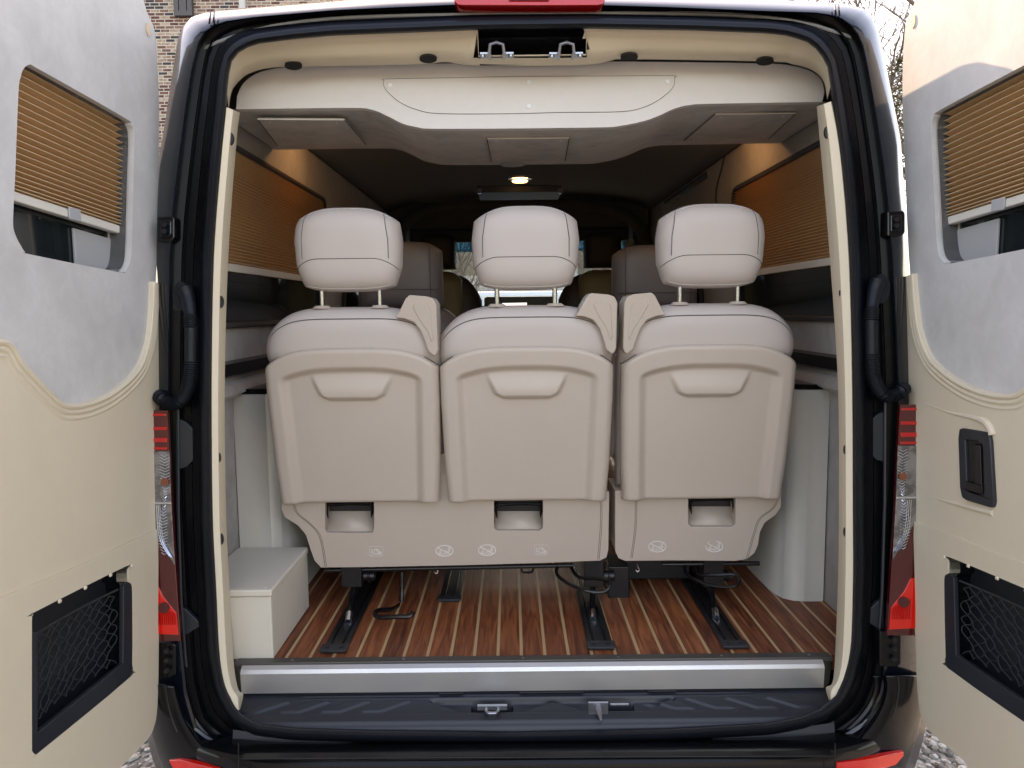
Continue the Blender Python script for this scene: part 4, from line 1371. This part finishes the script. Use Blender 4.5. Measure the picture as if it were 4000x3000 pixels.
# left: curved face, standing behind the box
zl1 = atY(560, 852, 2.145).z
lp_ = [Vector((xw + .004, 2.145, 0)), Vector((-.72, 2.145, 0)), Vector((-.69, 2.152, 0)), Vector((-.672, 2.17, 0)), Vector((-.664, 2.20, 0))]
cab('side_cabinet', lp_, FZ + .001, zl1, 'tall off-white cabinet with black top behind the storage box at the left', xw + .004, 2.75)
ra_ = atY(1783, 1306, 2.14)
zr1 = atY(1750, 842, 2.14).z
rp_ = [Vector((.922, 2.135, 0)), Vector((.865, 2.135, 0)), Vector((.835, 2.142, 0)), Vector((.812, 2.160, 0)), Vector((.800, 2.19, 0)), Vector((.794, 2.24, 0)), Vector((.790, 2.32, 0))]
cab('side_cabinet', rp_, FZ + .001, zr1, 'tall off-white cabinet with rounded corner on the teak floor at the right', .922, 2.75)

# ================================================================== seats
SY = lambda z: 1.98 + ST * (z - (CZ - .10))
def seat_back(parent, xc, tower, idx):
    """one backrest with head restraint; returns parts"""
    # upholstered pillow
    zb0, hwd = CZ - .52, .236
    def ztop_(s): return CZ + .012 - .085 * abs(s) ** 4.5
    def pillow(name, m_, hwf, zt_f, zb_f, yf, thick, ns=34, nt=34, p=5.0, q=6.0, par=parent):
        front, back = [], []
        for j in range(nt + 1):
            t = j / nt
            tt = -math.cos(math.pi * t)          # -1 top .. 1 bottom
            rf_, rb_ = [], []
            for i in range(ns + 1):
                s = math.sin(math.pi / 2 * (-1 + 2 * i / ns))
                zt__ = zt_f(s); z_b = zb_f(s)
                z = lerp(zt__, z_b, (tt + 1) / 2)
                x = xc + s * hwf(z)
                k = max(0, 1 - abs(s) ** p) ** (1 / 2.4) * max(0, 1 - abs(tt) ** q) ** (1 / 2.4)
                rf_.append(Vector((x, yf(z) + thick * .5 - thick * .5 * k, z)))
                rb_.append(Vector((x, yf(z) + thick * .5 + thick * .5 * k, z)))
            front.append(rf_); back.append(rb_)
        mb = MB()
        mb.grid(front)
        mb.grid(back)
        o = mb.build(name, m_, par, angle=180)
        import bmesh
        bm = bmesh.new(); bm.from_mesh(o.data)
        bmesh.ops.remove_doubles(bm, verts=bm.verts, dist=1e-4)
        bmesh.ops.recalc_face_normals(bm, faces=bm.faces)
        bm.to_mesh(o.data); bm.free()
        o.data.shade_smooth()
        return o, front
    bk, fr = pillow('backrest', M['seat'], lambda z: interp(z, [CZ - .52, CZ - .3, CZ - .1, CZ], [.232, .240, .240, .236]), ztop_, lambda s: zb0, lambda z: SY(z) - .004 + .035 * sst(CZ - .115, CZ - .16, z), .15, p=9, q=9)
    # front bolsters peeking past the sides
    pillow('front_cushion', M['seat'], lambda z: .250, lambda s: CZ - .09 - .05 * abs(s) ** 3, lambda s: CZ - .44, lambda z: SY(z) + .08, .14, 20, 20, p=7, q=5)
    # shoulder seam: arc a bit below the crown
    def ysurf(x, z, name_=None):
        s = (x - xc) / .238
        zt__ = ztop_(max(-1, min(1, s)))
        tt = (z - zt__) / (zb0 - zt__) * 2 - 1
        k = max(0, 1 - min(1, abs(s)) ** 9) ** (1 / 2.4) * max(0, 1 - min(1, abs(tt)) ** 9) ** (1 / 2.4)
        return SY(z) - .004 + .075 - .075 * k
    sm = []
    for i in range(61):
        s = -1 + 2 * i / 60
        z = CZ - .020 - .075 * abs(s) ** 5
        sm.append(Vector((xc + s * .2372, ysurf(xc + s * .2372, z) - .0006, z)))
    MB().tube(sm, .0011, 5).build('seam', M['seam'], bk)
    sm2 = [p + Vector((0, .0006, .0022)) for p in sm]
    MB().tube(sm2, .0012, 5).build('piping', M['light_seam'], bk)
    # hard shell
    NS, NT = 120, 130
    def zt2(s): return CZ - .097 - .055 * abs(s) ** 4
    rows = []
    z0 = CZ - .542
    for j in range(NT + 1):
        t = j / NT
        row = []
        for i in range(NS + 1):
            s = -1 + 2 * i / NS
            z = lerp(zt2(s), z0 + .012 * sst(.9, .6, abs(s)) * 0, t)
            hw_ = interp(z, [CZ - .54, CZ - .43, CZ - .25, CZ - .15, CZ - .10], [.224, .231, .236, .236, .233])
            x = s * hw_
            ax = abs(x)
            d = 0
            # inner recess: arch shaped
            inner_x = interp(z, [CZ - .54, CZ - .2], [.172, .182])
            arch_z = CZ - .152 - .028 * (ax / .19) ** 3
            rec = sst(inner_x + .014, inner_x - .014, ax) * sst(arch_z + .006, arch_z - .014, z)
            d += .018 * rec
            # moulded grip lens below the arch
            lw = interp(z, [CZ - .240, CZ - .225, CZ - .19, CZ - .15], [.060, .085, .102, .116])
            le = sst(lw + .008, lw - .008, ax) * sst(CZ - .244, CZ - .230, z) * sst(CZ - .150, CZ - .164, z)
            d -= .017 * le * sst(CZ - .155, CZ - .225, z)
            # gentle belly
            d -= .006 * math.cos(min(1, ax / .236) * math.pi / 2) * sst(CZ - .54, CZ - .30, z)
            # rolled edges
            e = max(0, (abs(s) - .90) / .10)
            d += .030 * (1 - math.sqrt(max(0, 1 - min(1, e) ** 2)))
            e = max(0, 1 - t / .035)
            d += .012 * (1 - math.sqrt(max(0, 1 - e * e)))
            e = max(0, (t - .975) / .025)
            d += .016 * (1 - math.sqrt(max(0, 1 - e * e)))
            row.append(Vector((xc + x, SY(z) - .014 + d, z)))
        rows.append(row)
    # wrap sides back
    rows2 = []
    for row in rows:
        rows2.append([row[0] + Vector((.004, .05, 0))] + row + [row[-1] + Vector((-.004, .05, 0))])
    rows2 = [[p + Vector((0, .05, .0)) for p in rows2[0]]] + rows2 + [[p + Vector((0, .045, .002)) for p in rows2[-1]]]
    MB().grid(rows2).build('back_shell', M['seat_plastic'], parent, angle=50)
    # shadow line where shell meets leather
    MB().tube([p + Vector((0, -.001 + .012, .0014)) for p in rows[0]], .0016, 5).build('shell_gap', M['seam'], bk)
    # head restraint
    hb, ht = CZ + .052, CZ + .274
    yh = 1.955
    def hwh(z):
        t = (z - hb) / (ht - hb)
        return interp(t, [0, .08, .3, .6, .85, 1], [.112, .124, .140, .144, .137, .124])
    hr, hf = pillow('headrest', M['seat'], hwh, lambda s: ht - .040 * abs(s) ** 3.5, lambda s: hb + .014 * abs(s) ** 4, lambda z: yh - .05 * (z - hb) , .14, 40, 40, p=4.5, q=5)
    def hpt(s, z):
        zt__ = ht - .040 * abs(s) ** 3.5; z_b = hb + .014 * abs(s) ** 4
        tt = (z - zt__) / (z_b - zt__) * 2 - 1
        tt = max(-1, min(1, tt))
        k = max(0, 1 - abs(s) ** 4.5) ** (1 / 2.4) * max(0, 1 - abs(tt) ** 5) ** (1 / 2.4)
        y = yh - .05 * (z - hb) + .07 - .07 * k
        return Vector((xc + s * hwh(z), y - .0004, z))
    sm = MB()
    for sg in (-1, 1):
        sm.tube([hpt(sg * lerp(.80, .76, i / 20), lerp(hb + .085, ht - .017, i / 20)) for i in range(21)], .0010, 5)
    sm.tube([hpt(s, hb + .085 - .03 * max(0, abs(s) - .5) ** 2 * 4 ) for s in [(-.985 + 1.97 * i / 50) for i in range(51)]], .0010, 5)
    sm.build('seam', M['seam'], hr)
    lp = MB()
    for sg in (-1, 1):
        lp.tube([hpt(sg * lerp(.815, .775, i / 20), lerp(hb + .085, ht - .016, i / 20)) for i in range(21)], .0011, 5)
    lp.tube([hpt(s, ht - .040 * abs(s) ** 3.5 - .0065) for s in [(-.9 + 1.8 * i / 50) for i in range(51)]], .0012, 5)
    lp.tube([hpt(s, hb + .014 * abs(s) ** 4 + .008) for s in [(-.9 + 1.8 * i / 50) for i in range(51)]], .0014, 5)
    lp.build('piping', M['light_seam'], hr)
    for dx in (-.078, .078):
        MB().tube([Vector((xc + dx, 2.015, CZ - .01)), Vector((xc + dx, 2.015, CZ + .09))], .0068, 14).build('headrest_post', M['chrome'], parent)
        MB().disc((xc + dx, 2.015, CZ + .008), (0, 0, 1), .024, .008, 24, r2=.016, sx=1.15).build('post_guide', M['seat_plastic'], parent)
    # belt tower at one shoulder
    sg = tower
    def TP(x, z, y): return Vector((xc + sg * x, y, z))
    outl = [(.128, -.018), (.138, -.004), (.158, .032), (.168, .041), (.214, .037), (.230, .031), (.238, .016), (.238, -.104), (.233, -.117), (.226, -.120), (.211, -.108), (.203, -.080), (.193, -.052), (.176, -.030), (.150, -.020)]
    tw = MB().prism([[TP(a, CZ + b, SY(CZ + b) - .016) for a, b in outl]], (0, .10, 0)).build('belt_tower', M['seat_plastic'], parent, bevel=.007, seg=4)
    ins = [(.168, .004), (.180, .020), (.220, .014), (.228, .000), (.228, -.105), (.222, -.112)]
    MB().prism([[TP(a, CZ + b, SY(CZ + b) - .0180) for a, b in [(.174, .010), (.180, .020), (.215, .016), (.221, .006), (.227, -.075), (.222, -.086), (.211, -.054), (.190, -.022)]]], (0, .01, 0)).build('tower_face', M['seat_plastic'], tw, bevel=.003, seg=4)
    return bk

def skirt_Y(z): return 2.09 + .12 * ((CZ - .545) - z)
def atSk(u, v, d=0):
    r = ray(u, v)
    # y = 2.09 + .12*((CZ-.545)-z) + d
    t = (2.09 + d - .12 * .545) / (r.y + .12 * r.z)
    return O + r * t
def arcpts(cx, cy, rx, ry, a0=0, a1=360, n=40):
    return [(cx + rx * math.cos(rad(a0 + (a1 - a0) * i / n)), cy + ry * math.sin(rad(a0 + (a1 - a0) * i / n))) for i in range(n + 1)]
def seat_unit(name, label, xcs, towers, poly, handles, nohands, tethers, seams, ribs):
    ux = sum(xcs) / len(xcs)
    r = empty(name, (ux, 2.15, FZ), label, 'seat', 'rear row seats with beige plastic backs')
    for i, x in enumerate(xcs):
        seat_back(r, x, towers[i], i)
    holes = []
    for (u0, u1, v0, v1) in handles:
        rr = 9
        h = [(u0, v0), (u1, v0)] + [(u1 - rr + rr * math.cos(rad(a)), v1 - rr + rr * math.sin(rad(a))) for a in (0, 30, 60, 90)] + [(u0 + rr + rr * math.cos(rad(a)), v1 - rr + rr * math.sin(rad(a))) for a in (90, 120, 150, 180)]
        holes.append(h)
    m_ = MB().prism([[atSk(*p) for p in poly]] + [[atSk(*p) for p in h] for h in holes], (0, .16, 0))
    sk = m_.build('seat_skirt', M['seat_plastic'], r, bevel=.009, seg=4)
    for h, (u0, u1, v0, v1) in zip(holes, handles):
        # pocket: sloped floor, dark slot, strap
        top = [(atSk(u0 + 2, v0 - 6, .052)), (atSk(u1 - 2, v0 - 6, .052))]
        mid = [(atSk(u0 + 1, v0 + 30, .050)), (atSk(u1 - 1, v0 + 30, .050))]
        bot = [(atSk(u0 + 1, v1 + 1, .010)), (atSk(u1 - 1, v1 + 1, .010))]
        MB().grid([mid, [lerp(a, b, .55) + Vector((0, .012, 0)) for a, b in zip(mid, bot)], bot]).build('handle_scoop', M['seat_plastic'], sk, solid=.002, angle=60)
        MB().grid([top, mid]).build('handle_slot', M['plug'], sk, smooth=False)
        b = MB()
        b.tube([atSk(u0 + 4, v0 + 17, .022), atSk((u0 + u1) / 2, v0 + 14, .020), atSk(u1 - 4, v0 + 15, .022)], .005, 8)
        b.tube([atSk(u0 + 5, v0 + 12, .022), atSk(u0 + 4, v0 + 30, .022), atSk(u0 + 7, v0 + 46, .026)], .004, 8, rf=lambda i, N: (.006, .005, .001)[i])
        b.tube([atSk(u1 - 5, v0 + 12, .022), atSk(u1 - 4, v0 + 30, .022), atSk(u1 - 6, v0 + 44, .026)], .004, 8, rf=lambda i, N: (.006, .005, .001)[i])
        b.build('pull_strap', M['gloss_plastic'], sk)
    pm = None
    def poly3(pts, w=.00075): pm.tube([atSk(u, v, -.0006) for u, v in pts], w, 5)
    for (u, v, full) in nohands:
        pm = MB()
        if full: poly3(arcpts(u, v, 18.5, 11.5), .0012)
        else:
            poly3(arcpts(u, v, 18.5, 11.5, -75, 190), .0012)
            poly3(arcpts(u, v, 18.5, 11.5, 225, 240, 6), .0008)
        poly3([(u - 15, v - 7), (u + 14, v + 8)], .0010)
        # seated figure and box strokes
        poly3([(u - 12, v + 5), (u - 8, v - 2), (u - 6, v + 1), (u - 10, v + 6)])
        poly3([(u - 13, v + 6.5), (u + 6, v + 6.5)])
        poly3([(u - 1, v + 5), (u + 3, v - 1), (u + 6, v + 3)])
        poly3([(u + 5, v + 4), (u + 9, v - 3), (u + 12, v - 2), (u + 11, v + 3), (u + 6, v + 5)])
        poly3(arcpts(u + 10.5, v - 5.5, 2, 1.7, n=10))
        poly3([(u + 8, v + 1), (u + 12, v - 1)])
        pm.build('warning_print', M['print'], sk)
    for (u, v) in tethers:
        t = MB()
        def q3(pts, w=.0006): t.tube([atSk(a, b, -.0006) for a, b in pts], w, 4)
        q3([(u - 14, v - 12), (u + 13, v - 12), (u + 14, v - 10), (u + 14, v + 8), (u + 13, v + 10), (u - 14, v + 10), (u - 15, v + 8), (u - 15, v - 10), (u - 14, v - 12)], .00035)
        q3([(u - 10, v - 3), (u - 10, v + 3)]); q3([(u - 12, v + 1), (u - 10, v + 3.5), (u - 8, v + 1)]); q3(arcpts(u - 10, v - 4, 1, 1, n=8))
        q3([(u - 6, v + 3), (u - 4, v - 6), (u + 0, v - 5), (u + 3, v + 1), (u + 9, v + 3)], .0009)
        q3([(u - 1, v - 6), (u + 4, v - 4), (u + 8, v + 1), (u + 11, v + 2)], .0009)
        q3([(u - 6, v + 4), (u + 11, v + 4)], .0007)
        t.build('tether_symbol', M['print'], sk)
        tx = bpy.data.curves.new('tether_text', 'FONT')
        tx.body = 'TOP TETHER'
        tx.size = .0062
        tx.align_x = 'CENTER'
        to = bpy.data.objects.new('tether_text_curve', tx)
        COL.objects.link(to)
        dg = bpy.context.evaluated_depsgraph_get()
        me = bpy.data.meshes.new_from_object(to.evaluated_get(dg))
        bpy.data.objects.remove(to)
        p = atSk(u - 1, v + 8.4, -.0008)
        me.materials.clear(); me.materials.append(M['print'])
        for vv in me.vertices:
            x_, y_ = vv.co.x, vv.co.y
            vv.co = Vector((p.x + x_ * 1.0, p.y - .12 * y_, p.z + y_)) - world_loc(sk)
        o = bpy.data.objects.new('tether_text', me)
        COL.objects.link(o); o.parent = sk
    for sm in seams:
        sp_pts = catmull([atSk(u, v, -.0003) for u, v in sm], 5)
        MB().tube(sp_pts, .0010, 5).build('seam', M['stitch'], sk)
        MB().tube([p + Vector((.0045, 0, 0)) for p in sp_pts], .0010, 5).build('seam', M['stitch'], sk)
    # seat cushion in front, frame below
    x0 = min(xcs) - .235; x1 = max(xcs) + .235
    MB().box(x0 + .02, x1 - .02, 2.27, 2.74, FZ + .24, FZ + .36).build('seat_cushion', M['seat'], r, bevel=.04, seg=4)
    fb = MB()
    a, b = ribs[0]
    fb.tube([atSk(a[0], a[1], .035), atSk(b[0], b[1], .035)], .007, 8)
    fb.box(x0 + .06, x1 - .06, 2.26, 2.70, FZ + .19, FZ + .235)
    fb.build('base_frame', M['steel_black'], r, angle=50)
    return r, sk

hdl = [(702, 808, 1074, 1151), (1067, 1173, 1074, 1146)]
bench, bsk = seat_unit('double_seat', 'wide double rear seat at the left with two backrests over one skirt', [-.433, .040], [1, 1],
    [(607, 1070), (608, 1100), (616, 1118), (645, 1136), (661, 1156), (671, 1188), (680, 1212), (694, 1226), (800, 1225), (1000, 1221), (1170, 1216), (1296, 1211), (1310, 1204), (1314, 1188), (1316, 1062), (985, 1066), (978, 980), (925, 981), (924, 1068)],
    hdl, [(960, 1190, True), (1052, 1188.5, True)], [(813, 1192), (1170, 1189)],
    [[(631, 1079), (640, 1108), (668, 1132), (690, 1160), (702, 1224)], [(1296, 1072), (1297, 1130), (1291, 1208)]],
    [((702, 1232), (1240, 1221))])
single, ssk = seat_unit('single_seat', 'single rear seat at the right standing apart from the double seat', [.534], [-1],
    [(1329, 1060), (1329, 1190), (1336, 1206), (1350, 1212), (1450, 1211), (1590, 1212), (1614, 1208), (1630, 1195), (1638, 1178), (1642, 1150), (1652, 1130), (1676, 1112), (1687, 1096), (1689, 1056)],
    [(1487, 1589, 1064, 1138)], [(1420, 1181, True), (1543, 1180.5, False)], [],
    [[(1372, 1066), (1371, 1140), (1362, 1206)], [(1682, 1070), (1668, 1098), (1640, 1120), (1628, 1150), (1612, 1206)]],
    [((1430, 1219), (1640, 1217))])

# under-seat metalwork (belongs to the seats)
def bracket_set(par, u, s_, rail_near, rail_far, foot, knee):
    b = MB()
    c = atSk(u, 1228, .03)
    b.box(c.x - .03, c.x + .03, c.y - .01, c.y + .07, c.z - .055, c.z + .03)
    b.disc((c.x + .03, c.y + .02, c.z - .03), (1, 0, 0), .016, .035, 18)
    b.disc((c.x + .045, c.y + .02, c.z - .03), (1, 0, 0), .020, .006, 18)
    b.build('hinge_block', M['steel_black'], par, bevel=.003)
    f_ = atZ(foot[0], foot[1], FZ + .012)
    k_ = c + Vector((0, .03, -.05))
    MB().tube([k_, f_], .0085, 12).build('strut', M['gloss_plastic'], par)
    MB().tube([lerp(k_, f_, .62) + Vector((0, -.006, 0)), lerp(k_, f_, .72) + Vector((0, -.006, 0))], .0045, 8).build('strut_tag', M['red'], par)
    MB().tube([lerp(k_, f_, .80), lerp(k_, f_, 1.0)], .0100, 12).build('strut_foot', M['chrome'], par)
for (par, u, foot) in ((bench, 760, (752, 1344)), (bench, 1282, (1280, 1338)), (single, 1540, (1547, 1335))):
    bracket_set(par, u, 1, None, None, foot, None)
def pipe(par, pts, r, name='release_bar', m_='gloss_plastic', n=8):
    MB().tube(catmull([atY(u, v, Y) for u, v, Y in pts], n), r, 8).build(name, M[m_], par)
# release loops
pipe(bench, [(1204, 1222, 2.15), (1203, 1240, 2.13), (1222, 1257, 2.09), (1262, 1275, 2.04), (1300, 1279, 2.03), (1317, 1268, 2.03), (1312, 1254, 2.05), (1290, 1250, 2.07), (1262, 1249, 2.09), (1245, 1243, 2.12), (1234, 1226, 2.15)], .0052)
pipe(single, [(1478, 1222, 2.15), (1484, 1240, 2.12), (1512, 1257, 2.07), (1552, 1267, 2.04), (1586, 1266, 2.03), (1597, 1254, 2.04), (1588, 1242, 2.06), (1550, 1242, 2.08), (1512, 1241, 2.11), (1498, 1228, 2.15)], .0052)
# foot lever left
pipe(bench, [(868, 1236, 2.2), (867, 1290, 2.18), (864, 1306, 2.16), (845, 1316, 2.08), (820, 1318, 2.04), (810, 1324, 2.01), (818, 1333, 1.99), (860, 1332, 1.98), (885, 1331, 1.98), (892, 1322, 1.99)], .0068, 'foot_lever')
pipe(bench, [(1128, 1218, 2.16), (1128, 1235, 2.16), (1150, 1235, 2.16), (1150, 1218, 2.16)], .0035, 'anchor_loop', n=3)
pipe(single, [(1502, 1214, 2.2), (1512, 1233, 2.2), (1534, 1233, 2.2), (1538, 1214, 2.2)], .0035, 'anchor_loop', n=3)
for (par, u, v) in ((bench, 942, 1229), (single, 1377, 1225)):
    pipe(par, [(u, v - 6, 2.15), (u + 1, v, 2.15), (u + 4, v + 6, 2.15), (u, v + 10, 2.15), (u - 4, v + 6, 2.15)], .0022, 'cargo_hook', 'chrome', 4)
b = MB(); c = atY(1336, 1250, 2.2)
b.box(c.x - .035, c.x + .03, 2.18, 2.30, c.z - .075, c.z + .045)
b.build('seat_clamp', M['steel_black'], bench, bevel=.004)
b = MB()
c = atY(1430, 1268, 2.3); c2_ = atY(1480, 1268, 2.3)
b.box(atY(1345, 1262, 2.3).x, atY(1490, 1262, 2.3).x, 2.30, 2.50, FZ + .012, FZ + .11)
b.build('seat_box', M['steel_black'], single, bevel=.004)
b = MB()
b.box(atY(690, 1262, 2.36).x, atY(870, 1262, 2.36).x, 2.40, 2.60, FZ + .03, FZ + .15)
b.build('seat_box', M['steel_black'], bench, bevel=.004)

# floor rails: black ladders bolted to the floor
def rail(u0, u1, v0, yfar, label):
    a, b_ = atZ(u0, v0, FZ), atZ(u1, v0, FZ)
    r = empty('floor_rail', ((a.x + b_.x) / 2, a.y, FZ), label, 'floor rail', 'black seat rails on the teak floor')
    MB().box(a.x, b_.x, a.y, yfar, FZ + .001, FZ + .007).build('rail_plate', M['steel_black'], r, bevel=.002)
    w_ = b_.x - a.x
    for q in (.22, .70):
        MB().box(a.x + w_ * q, a.x + w_ * (q + .07), a.y + .03, yfar, FZ + .0072, FZ + .011).build('rail_rib', M['gloss_plastic'], r, bevel=.001)
    MB().box(a.x - .004, b_.x + .004, a.y - .004, a.y + .035, FZ + .0074, FZ + .012).build('end_cap', M['plastic'], r, bevel=.003)
    for q in (.22, .78):
        MB().disc((a.x + w_ * q, a.y + .016, FZ + .0121), (0, 0, 1), .006, .002, 14).build('bolt', M['steel_black'], r)
rail(693, 746, 1413, 3.1, 'black seat rail on the teak floor beside the storage box')
rail(1272, 1327, 1406, 3.1, 'black seat rail on the teak floor under the middle seat strut')
rail(1564, 1617, 1404, 3.1, 'black seat rail on the teak floor beside the right cabinet')
rr_ = atZ(973, 1302, FZ)
rail(948, 993, 1302, 3.1, 'short recessed black rail far under the double seat')

# middle and front seats
def simple_seat(name, label, xc, Y, m_, hm, hr_w, hr_b, hr_t, sh_w, group, mb_=None, cat='seat'):
    r = empty(name, (xc, Y, FZ), label, cat, group)
    def pil(nm, mat_, hw_f, zb_, zt_, thick, y, p=5, q=6, drop=.04):
        f_, k_ = [], []
        for j in range(25):
            tt = -math.cos(math.pi * j / 24)
            a_, b_ = [], []
            for i in range(25):
                s = math.sin(math.pi / 2 * (-1 + i / 12))
                zt2 = zt_ - drop * abs(s) ** 4
                z = lerp(zt2, zb_, (tt + 1) / 2)
                k = max(0, 1 - abs(s) ** p) ** .42 * max(0, 1 - abs(tt) ** q) ** .42
                x = xc + s * hw_f(z)
                a_.append(Vector((x, y + thick / 2 * (1 - k), z))); b_.append(Vector((x, y + thick / 2 * (1 + k), z)))
            f_.append(a_); k_.append(b_)
        return MB().grid(f_).grid(k_).build(nm, mat_, r, angle=180)
    h = pil('headrest', hm, lambda z: hr_w, hr_b, hr_t, .16, Y - .03)
    MB().tube([Vector((xc + s * hr_w * .75, Y - .0345, lerp(hr_b + .03, hr_t - .02, q))) for s, q in ((1, 0), (1, .5), (1, 1))], .0014, 5).tube([Vector((xc - hr_w * .75, Y - .0345, lerp(hr_b + .03, hr_t - .02, q))) for q in (0, .5, 1)], .0014, 5).tube([Vector((xc + s * hr_w * .95, Y - .032, lerp(hr_b, hr_t, .28))) for s in (-1, 0, 1)], .0014, 5).build('seam', M['seam'], h)
    if name == 'front_seat':
        pil('backrest', m_, lambda z: sh_w, FZ + .38, hr_b - .02, .16, Y + .06, p=3, drop=.16)
        pil('back_cover', M['seat_sand'], lambda z: .14, FZ + .40, hr_b - .01, .14, Y - .03, drop=.05)
    else:
        pil('backrest', m_, lambda z: sh_w, FZ + .38, hr_b + .02, .20, Y, drop=.09)
    pil('seat_cushion', m_, lambda z: sh_w, FZ + .26, FZ + .44, .5, Y + .05, drop=.02)
    MB().box(xc - sh_w * .7, xc + sh_w * .7, Y + .05, Y + .45, FZ + .02, FZ + .27).build('seat_base', M['dash'], r, bevel=.02)
    return r
xm1 = atY(862, 600, 3.0).x; xm2 = atY(1418, 600, 3.0).x
zt1 = atY(862, 520, 3.0).z; zt2_ = atY(1400, 527, 3.0).z
G2 = 'grey captain seats of the middle row'
simple_seat('captain_seat', 'grey leather middle row seat behind the left rear headrest', xm1, 3.0, M['seat_grey'], M['seat_grey'], .172, zt1 - .27, zt1, .245, G2)
simple_seat('captain_seat', 'grey leather middle row seat behind the right rear headrest', xm2, 3.0, M['seat_grey'], M['seat_grey'], .172, zt2_ - .27, zt2_, .245, G2)
G3 = 'front row seats with dark headrests'
xf1 = atY(944, 560, 4.3).x; xf2 = atY(1303, 560, 4.3).x
simple_seat('front_seat', 'front left seat with dark headrest and sand leather seen against the windscreen', xf1, 4.3, M['seat_dark'], M['seat_dark'], .108, CZ + .235, CZ + .44, .25, G3)
simple_seat('front_seat', 'front right seat with dark headrest and sand leather seen against the windscreen', xf2, 4.3, M['seat_dark'], M['seat_dark'], .108, CZ + .235, CZ + .44, .25, G3)
